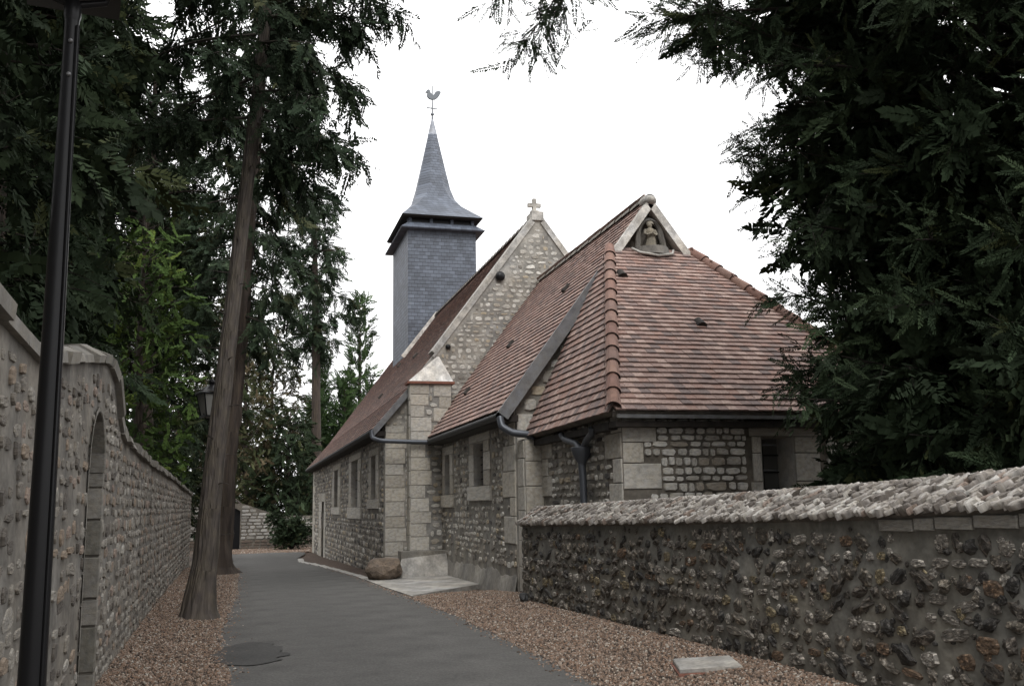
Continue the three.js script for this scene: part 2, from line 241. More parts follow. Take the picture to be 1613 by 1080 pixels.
/* gravel beds with loose stones */
const wallLeftX = (z) => -1.07 - 0.0155 * -z;
struct('gravel_verge', sheet((z) => [wallLeftX(z) - 0.1, roadL(z) + 0.03], span(4, -48, 0.5), 0.004), M.gravelbed);
struct('gravel_bank', sheet((z) => [roadR(z) - 0.03, 5.2], span(4, -17.4, 0.4), 0.006), M.gravelbed);
struct('gravel_yard', sheet(() => [-2.2, 4.2], span(-47.8, -54, 0.7), 0.006), M.gravelbed);
struct('soil_strip', sheet((z) => [roadR(z) + 0.12, 3.5], span(-23.2, -47, 0.7), 0.006), M.soil);
{
  const rnd = rng(77), N = 90000, g = bulge(rnd, 6, 2.2, 0.3, 0.4), im = new THREE.InstancedMesh(g, new THREE.MeshStandardMaterial({ roughness: 0.9, map: grainTint }), N), m = new THREE.Matrix4(), q = new THREE.Quaternion(), e = new THREE.Euler(), c = C(1, 1, 1);
  const tones = [[0.29, 0.22, 0.175], [0.21, 0.145, 0.108], [0.40, 0.355, 0.305], [0.15, 0.11, 0.085], [0.24, 0.155, 0.108], [0.42, 0.39, 0.35], [0.07, 0.052, 0.042]], wt = [5, 5, 2, 4.5, 4, 0.7, 4];
  for (let i = 0; i < N; i++) {
    let x, z; const k = rnd(); if (k < 0.42) { z = -6.2 - 12 * Math.pow(rnd(), 1.1); x = roadR(z) - 0.05 + (4.75 - roadR(z)) * Math.pow(rnd(), 0.92); } else if (k < 0.86) { z = -7.5 - 24 * Math.pow(rnd(), 1.35); x = wallLeftX(z) + (roadL(z) + 0.12 - wallLeftX(z)) * Math.pow(rnd(), 1.1); } else if (k < 0.97) { z = -47.6 - 6 * rnd(); x = -1.8 + 5.6 * rnd(); } else { z = -8 - 20 * rnd(); x = rnd() < 0.5 ? roadL(z) + 0.25 * rnd() * rnd() * 2 : roadR(z) - 0.3 * rnd() * rnd(); }
    const s = rr(rnd, 0.011, 0.032) * (z < -40 ? 2 : 1); e.set(-Math.PI / 2 + rr(rnd, -0.5, 0.5), rr(rnd, -0.5, 0.5), rnd() * 6.28); m.compose(V3(x, groundY(x, z) + 0.012, z), q.setFromEuler(e), V3(s * rr(rnd, 0.8, 1.5), s, s * rr(rnd, 0.3, 0.6))); im.setMatrixAt(i, m); const t = tones[pick(rnd, wt)], v = rr(rnd, 0.8, 1.15); im.setColorAt(i, c.setRGB(t[0] * v, t[1] * v, t[2] * v));
  }
  im.name = 'loose_gravel'; im.castShadow = im.receiveShadow = true; tag(im, 'loose reddish brown gravel and leaf litter beside the tarmac path', 'gravel', null, 'stuff'); scene.add(im);
}
/* kerb setts along the nave and the concrete apron */
{
  const rnd = rng(12), k = thing('stone_kerb', 'low pale kerb of flat stones between tarmac and nave wall', 'kerb', [2.4, groundY(2.4, -30), -30]); const P = k.position;
  for (let z = -23.0; z > -39; z -= 1.02) { const x = roadR(z) + 0.09, g = box(-0.1, 0.1, -0.1, 0.035 + 0.012 * rnd(), -0.49, 0.49); g.rotateY(Math.atan2(roadR(z - 0.5) - roadR(z + 0.5), -1) + Math.PI + 0.02 * (rnd() - 0.5)); const o = part(k, 'stone', g, M.concrete); o.position.set(x - P.x, groundY(x, z) - P.y, z - P.z); }
  const pts = [[2.74, -22.9], [2.83, -20], [2.98, -17.6], [3.5, -18.1], [4.72, -19.4], [4.72, -22.9]], g = new THREE.ExtrudeGeometry(poly(pts.map(([x, z]) => [x, -z])), { depth: 0.2, bevelEnabled: false }); g.rotateX(-Math.PI / 2); const p = g.attributes.position; for (let i = 0; i < p.count; i++) p.setY(i, p.getY(i) + groundY(p.getX(i), p.getZ(i)) - 0.16 + 0.03 * smooth(2.8, 4.5, p.getX(i))); g.computeVertexNormals(); struct('concrete_apron', boxUV(g, 0.5), M.concrete);
}

/* ------------------------------------------------------------ church */
const CP = V3(7.4, -0.3, -24), church = thing('church', 'small stone church with tiled roofs and slate clad bell tower', 'church', [CP.x, CP.y, CP.z]);
const cpart = (name, geo, mat) => { const o = part(church, name, geo, mat); o.position.copy(CP).negate(); return o; };
function cgroup(name) { const o = new THREE.Group(); o.name = name; o.position.copy(CP).negate(); church.add(o); return o; }
const X = V3(1, 0, 0), Y = V3(0, 1, 0), Z = V3(0, 0, 1), nZ = V3(0, 0, -1), nX = V3(-1, 0, 0);
const stoneTones = [[0.53, 0.515, 0.48], [0.45, 0.43, 0.395], [0.38, 0.345, 0.295], [0.29, 0.27, 0.24], [0.21, 0.195, 0.175], [0.085, 0.08, 0.078], [0.44, 0.38, 0.29], [0.66, 0.645, 0.61]];
const rubbleItems = [], quoinItems = [], windowsList = [];
const quoinTones = [[0.47, 0.45, 0.41], [0.53, 0.51, 0.47], [0.41, 0.385, 0.34], [0.50, 0.47, 0.415]];
/* corner stones: each an L of two faces is drawn as one block on its main face plus a return */
function quoins(pl, u0, dir, v0, v1, lens, hs, rnd, parent, proud = 0.02, seen) {
  let v = v0, k = 0; const holes = [];
  while (v < v1 - 0.08) { let h = rr(rnd, ...hs); if (v + h > v1 - 0.1) h = v1 - v; const l = lens[k % lens.length] * rr(rnd, 0.9, 1.1), a = dir > 0 ? u0 : u0 - l, p = pl.at(a + l / 2, v + h / 2, 0); quoinItems.push({ m: basis(pl.U, pl.V, pl.N, l - 0.014, h - 0.014, proud, p), geo: GEO.dressed[k % 5], tone: pick(rnd, [3, 2, 2, 2]), s: showing(p, pl.N, l * h, seen), parent }); holes.push([a - 0.01, a + l, v, v + h]); v += h; k++; }
  return holes;
}
/* window in a wall: outer surround rect, opening rect, reveal depth */
function makeWindow(pl, o, rnd, bars) {
  const g = cgroup('window'), [u0, u1, v0, v1] = o.out, [a, b, c, d] = o.open, dress = (ua, ub, va, vb, name, n = 0.025) => { const m = new THREE.Mesh(GEO.dressed[Math.floor(rnd() * 5)], o.mats[Math.floor(rnd() * o.mats.length)]); basis(pl.U, pl.V, pl.N, ub - ua - 0.012, vb - va - 0.012, n, pl.at((ua + ub) / 2, (va + vb) / 2)).decompose(m.position, m.quaternion, m.scale); m.name = name; m.castShadow = m.receiveShadow = true; g.add(m); };
  let v = c; while (v < d - 0.05) { let h = rr(rnd, 0.3, 0.45); if (v + h > d - 0.15) h = d - v; const e = rr(rnd, -0.06, 0.1) * (u1 - u0) * 0.4; dress(u0 - e, a, v, v + h, 'jamb_stone'); dress(b, u1 + e, v, v + h, 'jamb_stone'); v += h; }
  dress(u0 - 0.03, u1 + 0.03, d, v1, 'lintel'); dress(u0 - 0.06 * (u1 - u0), u1 + 0.06 * (u1 - u0), v0, c, 'sill', 0.06);
  const ie = 0.006, rv = (ua, va, ub, vb) => { const A = pl.at(ua, va, 0.02), B = pl.at(ub, vb, 0.02), D = o.deep, gg = new THREE.BufferGeometry(); const q = [A, B, pl.at(ub, vb, -D), pl.at(ua, va, -D)]; gg.setAttribute('position', new THREE.Float32BufferAttribute([0, 1, 2, 0, 2, 3].flatMap((i) => q[i].toArray()), 3)); gg.computeVertexNormals(); return boxUV(gg); };
  part(g, 'reveal', mergeG([rv(a + ie, c, a + ie, d), rv(b - ie, d, b - ie, c), rv(a, d - ie, b, d - ie), rv(b, c + ie, a, c + ie)]), M.ashlar);
  const pn = new THREE.PlaneGeometry(b - a, d - c); pn.applyMatrix4(basis(pl.U, pl.V, pl.N, 1, 1, 1, pl.at((a + b) / 2, (c + d) / 2, -o.deep + 0.01))); part(g, 'pane', pn, o.paneMat || M.glass);
  for (let k = 1; k <= bars; k++) { const y = c + (d - c) * k / (bars + 1); part(g, 'glazing_bar', beam(pl.at(a, y, -o.deep + 0.03), pl.at(b, y, -o.deep + 0.03), 0.02, 0.02, pl.V), M.iron); }
  part(g, 'glazing_bar', beam(pl.at((a + b) / 2, c, -o.deep + 0.03), pl.at((a + b) / 2, d, -o.deep + 0.03), 0.02, 0.02, pl.N), M.iron);
  return [u0 - 0.08 * (u1 - u0), u1 + 0.08 * (u1 - u0), v0, v1];
}
const winMats = quoinTones.map((c) => { const m = M.ashlar.clone(); m.color = C(c[0] * 0.95, c[1] * 0.95, c[2] * 0.95); return m; });
const G0 = -0.7; // foot of the walls, below ground
const LM = [[0.22, 0.21, 0.19], [0.18, 0.172, 0.15], [0.26, 0.248, 0.225]].map((c) => { const m = M.ashlar.clone(); m.color = C(...c); return m; });
/* --- nave south wall */
{
  const rnd = rng(101), z0 = -47.7, z1 = -23.72, pl = plane(V3(3.34, 0, z0), Z, Y), L = z1 - z0, u = (z) => z - z0, top = 3.75;
  const wins = [{ out: [u(-37.4), u(-34.5), 1.35, 3.15], open: [u(-36.7), u(-35.3), 1.62, 2.95] }, { out: [u(-31.6), u(-28.4), 1.25, 3.2], open: [u(-30.9), u(-29.1), 1.6, 3.0] }, { out: [u(-26.5), u(-24.6), 1.55, 3.1], open: [u(-26.0), u(-25.1), 1.8, 2.92] }];
  const sh = poly([[0, G0], [L, G0], [L, top], [0, top]]); wins.forEach((w) => sh.holes.push(rectHole(...w.open))); const dr = [u(-42.6), u(-41.3), -0.45, 1.85]; sh.holes.push(rectHole(...dr));
  const wall = cpart('nave_wall', slabOn(pl, sh, 0.8), M.mortarGrey); const holes = wins.map((w) => makeWindow(pl, { ...w, deep: 0.16, mats: winMats }, rnd, 4));
  const door = cgroup('door'); part(door, 'door_leaf', box(3.62, 3.68, -0.45, 1.85, -42.6, -41.3), M.darkwood); part(door, 'handle', tube([V3(3.6, 0.6, -41.5), V3(3.57, 0.62, -41.5), V3(3.57, 0.75, -41.5), V3(3.6, 0.77, -41.5)], [0.012, 0.012, 0.012, 0.012], 6), M.iron);
  for (const [a, b, c, d] of [[u(-44.0), dr[0], -0.45, 2.2], [dr[1], u(-40.6), -0.45, 2.2]]) holes.push(...quoins(pl, a, 1, c, d, [b - a], [0.3, 0.42], rnd, wall));
  quoins(pl, dr[0], 1, 1.85, 2.2, [dr[1] - dr[0]], [0.34, 0.36], rnd, wall); holes.push([dr[0], dr[1], -0.45, 2.2]);
  holes.push(...quoins(pl, 0, 1, -0.5, 3.5, [1.2, 0.7], [0.28, 0.4], rnd, wall));
  const st = courses({ rnd, v0: -0.45, v1: 3.55, range: () => [0, L - 0.02], holes, rowH: [0.1, 0.19], w: [0.14, 0.42], gap: 0.022, shrink: 0.18, jit: 0.25 });
  rubbleItems.push(...stonesOn(pl, st, GEO.rubble, [0.008, 0.026], [1.2, 2.2, 3, 4, 4, 2, 2, 0.3], rnd, wall, null, 0.15));
  cpart('nave_west_wall', box(3.36, 11.45, G0, 3.75, -48.4, -47.72, 0.6), M.mortarGrey); cpart('nave_north_wall', box(10.75, 11.47, G0, 3.75, -47.7, -24.4, 0.6), M.mortarGrey);
}
/* --- nave east gable with buttress pier */
const AX = 7.405;
{
  const rnd = rng(202), zf = -23.68, pl = plane(V3(3.36, 0, zf), X, Y), W = 2 * (AX - 3.36), h0 = 3.7, hA = 9.15; const slope = (hA - h0) / (W / 2);
  const wall = cpart('nave_gable', slabOn(pl, poly([[0, G0], [W, G0], [W, h0], [W / 2, hA], [0, h0]]), 0.55), M.mortarPale);
  const q = quoins(pl, 0, 1, 0.15, 3.55, [0.52, 0.46, 0.54], [0.25, 0.42], rnd, wall, 0.025);
  const pier = [0.6, 1.62, -0.5, 4.6];
  const st = courses({ rnd, v0: 0.2, v1: hA - 0.1, range: (v) => (v < h0 ? [0.0, 1.4] : [Math.max(0.02, (v - h0) / slope + 0.16), W - Math.max(0.02, (v - h0) / slope + 0.16)]), holes: [...q, pier, [3.02, 3.3, 7.3, 7.6]], rowH: [0.09, 0.17], w: [0.1, 0.28], gap: 0.028, shrink: 0.24, jit: 0.3 });
  rubbleItems.push(...stonesOn(pl, st, GEO.rubble, [0.005, 0.016], [5, 5, 3, 1.0, 0.2, 0, 1.4, 2.2], rnd, wall, (p) => p.y > 4.4 || p.x < 4.5, 0.2));
  // pier
  const pp = plane(V3(3.92, 0, -23.28), X, Y), pw = 1.02, ph = 4.56; const pr = cpart('buttress', box(3.92, 4.94, G0, ph, -23.68, -23.28, 0.6), M.mortarPale);
  const q1 = quoins(pp, 0, 1, 0.55, ph, [0.48, 0.36, 0.5], [0.26, 0.36], rnd, pr, 0.02), q2 = quoins(pp, pw, -1, 3.3, ph, [0.34, 0.42], [0.26, 0.36], rnd, pr, 0.02);
  const s2 = courses({ rnd, v0: 0.55, v1: ph, range: () => [0, pw], holes: [...q1, ...q2], rowH: [0.12, 0.2], w: [0.14, 0.3], gap: 0.03, shrink: 0.12, jit: 0.15 }); rubbleItems.push(...stonesOn(pp, s2, GEO.rubble, [0.012, 0.03], [4, 3, 4, 1, 0.5, 0, 3, 1], rnd, pr));
  const ps = plane(V3(3.92, 0, -23.68), Z, Y); quoins(ps, 0, 1, 0.55, ph, [0.4], [0.26, 0.36], rnd, pr, 0.02);
  { // sloped weathering of pale render that leans back to the gable
    const A = [V3(3.87, ph + 0.06, -23.66), V3(4.99, ph + 0.06, -23.66), V3(4.99, ph + 0.06, -23.22), V3(3.87, ph + 0.06, -23.22)], T = [V3(4.66, 5.3, -23.66), V3(4.72, 5.3, -23.66)], f = [[A[3], A[2], T[1]], [A[3], T[1], T[0]], [A[2], A[1], T[1]], [A[0], A[3], T[0]], [A[0], T[1], A[1]], [A[0], T[0], T[1]]], g = new THREE.BufferGeometry(); g.setAttribute('position', new THREE.Float32BufferAttribute(f.flat().flatMap((v) => v.toArray()), 3)); g.computeVertexNormals(); cpart('buttress_cap', boxUV(g), M.render); cpart('cap_ledge', box(3.84, 5.02, ph, ph + 0.06, -23.67, -23.2), M.hip);
  }
  // coping on both slopes
  const lift = 0.1, up = V3(0, 1, 0); for (const s of [-1, 1]) { const a = s < 0 ? V3(AX + s * 2.84, hA - 2.84 * slope + lift, zf - 0.22) : V3(AX + s * 4.0, hA - 4.0 * slope + lift, zf - 0.22), b = V3(AX + s * 0.1, hA - 0.1 * slope + lift, zf - 0.22); cpart('coping', beam(a, b, 0.5, 0.09, up), M.coping); cpart('coping_fillet', beam(a.clone().add(V3(0, -0.13, 0.22)), b.clone().add(V3(0, -0.13, 0.22)), 0.07, 0.06, up), M.coping); }
  cpart('apex_stone', box(AX - 0.16, AX + 0.16, hA - 0.12, hA + 0.12, zf - 0.48, zf + 0.06), M.coping);
  const cross = cgroup('cross'), cx = AX - 0.02, cz = zf - 0.2, cy = hA + 0.12; part(cross, 'upright', box(cx - 0.05, cx + 0.05, cy, cy + 0.42, cz - 0.05, cz + 0.05), M.coping); part(cross, 'arm', box(cx - 0.18, cx + 0.18, cy + 0.19, cy + 0.29, cz - 0.047, cz + 0.047), M.coping); part(cross, 'foot', box(cx - 0.1, cx + 0.1, cy, cy + 0.08, cz - 0.1, cz + 0.1), M.coping);
  for (const [x, y, r] of [[6.34, 7.45, 0.13], [4.95, 5.56, 0.07]]) { const g = new THREE.SphereGeometry(r, 12, 8); g.scale(1, 1, 0.75); g.translate(x, y, zf + r * 0.5); cpart('wall_vent', g, M.black); }
}
/* --- chancel south wall, east gable */
{
  const rnd = rng(303), z0 = -23.3, z1 = -16.66, pl = plane(V3(4.7, 0, z0), Z, Y), L = z1 - z0, u = (z) => z - z0;
  const wins = [{ out: [u(-23.15), u(-21.95), 1.55, 2.98], open: [u(-22.85), u(-22.3), 1.85, 2.78] }, { out: [u(-20.25), u(-18.5), 1.68, 3.05], open: [u(-19.85), u(-19.0), 1.98, 2.88] }];
  const sh = poly([[0, G0], [L, G0], [L, 3.45], [0, 3.45]]); wins.forEach((w) => sh.holes.push(rectHole(...w.open))); const wall = cpart('chancel_wall', slabOn(pl, sh, 0.7), M.mortarGrey);
  const holes = wins.map((w) => makeWindow(pl, { ...w, deep: 0.17, mats: winMats }, rnd, 5)); holes.push(...quoins(pl, L, -1, 0.9, 3.3, [0.75, 0.4, 0.9], [0.32, 0.5], rnd, wall));
  const st = courses({ rnd, v0: 0.45, v1: 3.3, range: () => [0, L - 0.02], holes, rowH: [0.09, 0.17], w: [0.1, 0.3], gap: 0.022, shrink: 0.24, jit: 0.3 }).filter((s) => rnd() > (s.v < 1.6 ? 0.24 : 0.03));
  rubbleItems.push(...stonesOn(pl, st, GEO.rubble, [0.008, 0.026], [3, 4, 3, 2.5, 1.6, 0.6, 1.6, 1], rnd, wall, (p) => p.y > 0.2, 0.25));
  // render skirt at the foot
  { const pos = [], idx = [], n = 160; for (let i = 0; i <= n; i++) { const z = -23.28 + 6.6 * i / n, h = 0.3 + 0.09 * vnoise(z * 1.3, 2, 64, 7) + 0.07 * vnoise(z * 6, 5, 64, 9), t = [[4.71, h], [4.685, h - 0.04], [4.64, 0.05], [4.55, -0.5]]; t.forEach(([x, y]) => pos.push(x + 0.012 * vnoise(z * 3, y * 5, 64, 3), y, z)); } for (let i = 0; i < n; i++) for (let k = 0; k < 3; k++) { const a = i * 4 + k, b = a + 4; idx.push(a, b, a + 1, a + 1, b, b + 1); } const g = new THREE.BufferGeometry(); g.setAttribute('position', new THREE.Float32BufferAttribute(pos, 3)); g.setIndex(idx); g.computeVertexNormals(); if (g.attributes.normal.getX(42) > 0) { idx.reverse(); g.setIndex(idx); g.computeVertexNormals(); } cpart('render_skirt', boxUV(g, 0.5), M.mortarPale); }
  const ge = plane(V3(4.72, 0, -16.64), X, Y), W = 2 * (AX - 4.72), h0 = 3.5, hA = 7.22, sl = (hA - h0) / (W / 2); const gw = cpart('chancel_gable', slabOn(ge, poly([[0, G0], [W, G0], [W, h0], [W / 2, hA], [0, h0]]), 0.5), M.mortarGrey);
  const qh = quoins(ge, 0, 1, 0.4, 3.2, [0.5, 0.44, 0.52], [0.4, 0.55], rnd, gw, 0.025);
  const s3 = courses({ rnd, v0: 0.4, v1: 6.2, range: (v) => [Math.max(0, (v - h0) / sl + 0.12), Math.max(0.35, (v - 2.7) / 2.2 + 0.4)], holes: qh, rowH: [0.16, 0.3], w: [0.2, 0.5], gap: 0.03, shrink: 0.12, jit: 0.1 }); rubbleItems.push(...stonesOn(ge, s3, GEO.block, [0.02, 0.04], [4, 3, 1, 1, 0.3, 0, 0.5, 2], rnd, gw));
  { const cp = cpart('corner_pier', box(4.74, 5.2, G0, 2.72, -16.62, -16.2, 0.6), M.mortarGrey), pe = plane(V3(4.74, 0, -16.2), X, Y), pso = plane(V3(4.74, 0, -16.62), Z, Y); quoins(pe, 0, 1, 0.1, 2.7, [0.46], [0.4, 0.52], rnd, cp, 0.02); quoins(pso, 0, 1, 0.1, 2.7, [0.42], [0.4, 0.52], rnd, cp, 0.02); }
  cpart('chancel_north_wall', box(9.45, 10.1, G0, 3.45, -23.3, -17.15, 0.6), M.mortarGrey);
}
/* --- apse walls */
{
  const rnd = rng(404), x0 = 5.06, x1 = 9.75, zf = -12.5, seen = (p) => p.y > 1.62, pl = plane(V3(x0, 0, zf), X, Y), W = x1 - x0, top = 2.95, u = (x) => x - x0;
  const win = { out: [u(7.05), u(8.16), 1.3, 2.66], open: [u(7.2), u(7.74), 1.5, 2.5] }; const sh = poly([[0, G0], [W, G0], [W, top], [0, top]]); sh.holes.push(rectHole(...win.open)); const wall = cpart('apse_wall', slabOn(pl, sh, 0.6), M.mortarDark);
  const holes = [makeWindow(pl, { ...win, deep: 0.46, mats: winMats }, rnd, 3)]; holes.push(...quoins(pl, 0, 1, 0.3, 2.8, [0.36, 0.55, 0.3, 0.5], [0.24, 0.36], rnd, wall, 0.022, seen));
  for (let k = 0; k < 3; k++) cpart('iron_pintle', beam(pl.at(u(7.22), 1.66 + k * 0.36, -0.05), pl.at(u(7.5), 1.66 + k * 0.36, -0.1), 0.025, 0.025, Y), M.iron);
  const st = courses({ rnd, v0: 0.3, v1: 2.86, range: () => [0, W], holes, rowH: [0.088, 0.142], w: [0.09, 0.28], gap: 0.013, shrink: 0.12, jit: 0.14 });
  rubbleItems.push(...stonesOn(pl, st, GEO.block, [0.02, 0.042], [4, 2, 0.6, 0.2, 0.05, 0, 0.3, 7], rnd, wall, seen, 0.09));
  const ps = plane(V3(x0, 0, -16.64), Z, Y), L = 4.14, sw = cpart('apse_side_wall', slabOn(ps, poly([[0, G0], [L - 0.6, G0], [L - 0.6, top], [0, top]]), 0.6), M.mortarGrey); sw.name = 'apse_wall';
  const h2 = [...quoins(ps, L, -1, 0.3, 2.8, [0.5, 0.36, 0.62, 0.34], [0.24, 0.36], rnd, wall, 0.022, seen), ...quoins(ps, 0, 1, 0.3, 2.8, [1.0, 0.85], [0.28, 0.4], rnd, sw, 0.022, seen)];
  const s2 = courses({ rnd, v0: 0.4, v1: 2.8, range: () => [0, L], holes: h2, rowH: [0.1, 0.16], w: [0.12, 0.34], gap: 0.03, shrink: 0.2, jit: 0.2 }); rubbleItems.push(...stonesOn(ps, s2, GEO.rubble, [0.015, 0.035], [3, 3, 2, 3, 2, 0.8, 1, 1], rnd, sw, seen, 0.12));
  cpart('apse_north_wall', box(9.15, 9.74, G0, top, -16.6, -13.1, 0.6), M.mortarGrey);
}
/* --- roofs */
const tileTones = [[0.29, 0.196, 0.172], [0.345, 0.242, 0.212], [0.235, 0.168, 0.153], [0.41, 0.30, 0.262], [0.195, 0.147, 0.138], [0.315, 0.2, 0.168]], tileItems = [];
function roofFace(name, pts, expo, wid, wts, seed, seen, thick = 0.1) { // pts: eave A, eave B, then round the upper edge back; A->B is U
  const rnd = rng(seed), A = pts[0], U = pts[1].clone().sub(A).normalize(), tmp = pts[2].clone().sub(A), N = U.clone().cross(tmp).normalize(), V = N.clone().cross(U), pl = { O: A, U, V, N, at: plane(A, U, V).at }; const uv = pts.map((p) => { const d = p.clone().sub(A); return [d.dot(U), d.dot(V)]; });
  const range = (v) => { const xs = []; for (let i = 0; i < uv.length; i++) { const [a, b] = uv[i], [c, d] = uv[(i + 1) % uv.length]; if ((b <= v && d > v) || (d <= v && b > v)) xs.push(a + (c - a) * (v - b) / (d - b)); } return xs.length < 2 ? null : [Math.min(...xs), Math.max(...xs)]; };
  const base = cpart(name, slabOn({ ...pl }, poly(uv), thick), M.mortarDark), top = Math.max(...uv.map((q) => q[1])); const al = Math.atan2(0.024, expo), Vt = V.clone().multiplyScalar(Math.cos(al)).addScaledVector(N, -Math.sin(al)), Nt = N.clone().multiplyScalar(Math.cos(al)).addScaledVector(V, Math.sin(al)), len = expo + 0.05; let row = 0;
  for (let v = -0.03; v < top - 0.05; v += expo, row++) { const r = range(clamp(v + expo * 0.5, 0.001, top - 0.001)); if (!r) continue; const wob = 0.012 * (vnoise(row * 0.7, seed, 64, 3) - 0.5); let x = r[0] - (row % 2 ? wid * 0.5 : 0); while (x < r[1] - 0.02) { const a = Math.max(x, r[0]), b = Math.min(x + wid, r[1]); if (b - a > 0.03) { const p = pl.at((a + b) / 2, v + len / 2 + wob + 0.008 * (rnd() - 0.5), 0.03 + 0.006 * rnd()); tileItems.push({ m: basis(U, Vt, Nt, b - a - 0.004, len, 0.022, p), geo: GEO.tile[0], tone: pick(rnd, wts), s: showing(p, N, (b - a) * expo, seen), parent: base }); } x += wid; } }
  return { base, pl, range, top };
}
function ventTile(pl, u, v, parentName = 'vent_tile') { const g = new THREE.CylinderGeometry(0.07, 0.09, 0.2, 8, 1, false, 0, Math.PI); g.applyMatrix4(basis(pl.N.clone().multiplyScalar(1), pl.V, pl.U.clone().negate(), 1, 1, 1, pl.at(u, v, 0.035))); cpart(parentName, boxUV(g), M.darkwood); }
const EZ = -23.55; // east end of the nave roof
const west = -47.9;
{
  const e0 = V3(3.08, 3.47, west), e1 = V3(3.08, 3.47, EZ), k0 = V3(4.05, 4.58, west), k1 = V3(4.05, 4.58, EZ), r0 = V3(AX, 9.1, west), r1 = V3(AX, 9.1, EZ - 0.55), k1b = V3(4.05, 4.58, EZ - 0.55);
  const nw = [3, 1.2, 4.5, 0.5, 4, 1.6]; roofFace('nave_roof', [e0, e1, k1, k0], 0.15, 0.17, nw, 11); const up = roofFace('nave_roof', [k0, k1b, r1, r0], 0.15, 0.17, nw, 12, (p) => p.z > -47);
  for (const [z, v] of [[-30.5, 2.2], [-36.5, 2.9], [-33, 0.9]]) ventTile(up.pl, z - west, v);
  const nx = (v) => V3(2 * AX - v.x, v.y, v.z); roofFace('nave_roof', [nx(e1), nx(e0), nx(r0), nx(r1)], 0.4, 0.4, nw, 13, () => false);
  for (let z = west; z < EZ - 0.7; z += 0.42) { const g = new THREE.CylinderGeometry(0.13, 0.15, 0.42, 10, 1, true, -Math.PI / 2, Math.PI); g.rotateX(-Math.PI / 2); g.rotateZ(0); g.translate(AX, 9.1, z + 0.21); cpart('ridge_tile', boxUV(g), M.ridge); }
  cpart('eave_board', box(3.0, 3.36, 3.3, 3.42, west, EZ), M.darkwood); const gut = tube([V3(3.0, 3.38, west), V3(3.0, 3.38, EZ + 0.02)], [0.065, 0.065], 10); cpart('gutter', gut, M.iron);
  cpart('verge_board', beam(V3(3.02, 3.34, EZ + 0.03), V3(4.1, 4.6, EZ + 0.03), 0.05, 0.14, Y), M.zinc);
  cpart('flashing', beam(V3(6.0, 7.42, -37.42), V3(AX, 9.24, -37.42), 0.06, 0.16, Y), M.render);
}
const CE = -16.5;
{
  const A = V3(4.4, 3.24, -23.62), B = V3(4.4, 3.24, CE), Cc = V3(AX, 7.3, CE), D = V3(AX, 7.3, -23.62); const f = roofFace('chancel_roof', [A, B, Cc, D], 0.142, 0.155, [4, 3, 3, 1.6, 1.2, 3], 21);
  for (const [z, v] of [[-20.5, 2.3], [-18.4, 3.35], [-22, 1.2]]) ventTile(f.pl, z + 23.62, v);
  const nx = (v) => V3(2 * AX - v.x, v.y, v.z); roofFace('chancel_roof', [nx(B), nx(A), nx(D), nx(Cc)], 0.4, 0.4, [4, 3, 3, 1.6, 1.2, 3], 22, () => false);
  let k = 0; for (let z = -23.6; z < CE - 0.2; z += 0.4, k++) { const g = new THREE.CylinderGeometry(0.1 + 0.012 * (k % 2), 0.12, 0.41, 10, 1, true, -Math.PI / 2, Math.PI); g.rotateX(-Math.PI / 2); g.translate(AX, 7.3, z + 0.2); cpart('ridge_tile', boxUV(g), M.ridge); }
  { const g = new THREE.SphereGeometry(0.15, 14, 10); g.scale(1.05, 0.8, 1.5); g.translate(AX, 7.3, CE - 0.02); cpart('ridge_end', boxUV(g), M.coping); }
  const zf = CE + 0.03; // verges: pale render above the gablet foot, zinc below
  const s = (7.22 - 3.16) / (AX - 4.4), yv = (x) => 7.26 - Math.abs(AX - x) * s; const beamV = (x0, x1, dy, w, h, z, name, m) => cpart(name, beam(V3(x0, yv(x0) + dy, z), V3(x1, yv(x1) + dy, z), w, h, Y), m);
  beamV(6.52, AX, -0.02, 0.3, 0.15, zf - 0.06, 'verge_band', M.render); beamV(2 * AX - 6.52, AX, -0.02, 0.3, 0.15, zf - 0.06, 'verge_band', M.render); beamV(4.42, 6.52, -0.08, 0.08, 0.22, zf, 'verge_board', M.zinc); beamV(2 * AX - 4.42, 2 * AX - 6.52, -0.06, 0.08, 0.17, zf, 'verge_board', M.zinc);
  cpart('eave_board', box(4.36, 4.72, 3.05, 3.17, -23.3, CE), M.darkwood); cpart('gutter', tube([V3(4.36, 3.14, -23.3), V3(4.36, 3.14, CE + 0.02)], [0.065, 0.065], 10), M.iron);
  // gablet wall behind the statue
  const t = cpart('gablet_wall', slabOn(plane(V3(6.5, 6.1, CE - 0.1), X, Y), poly([[0, 0], [1.81, 0], [0.905, 1.14]]), 0.1), M.mortarDark); void t;
}
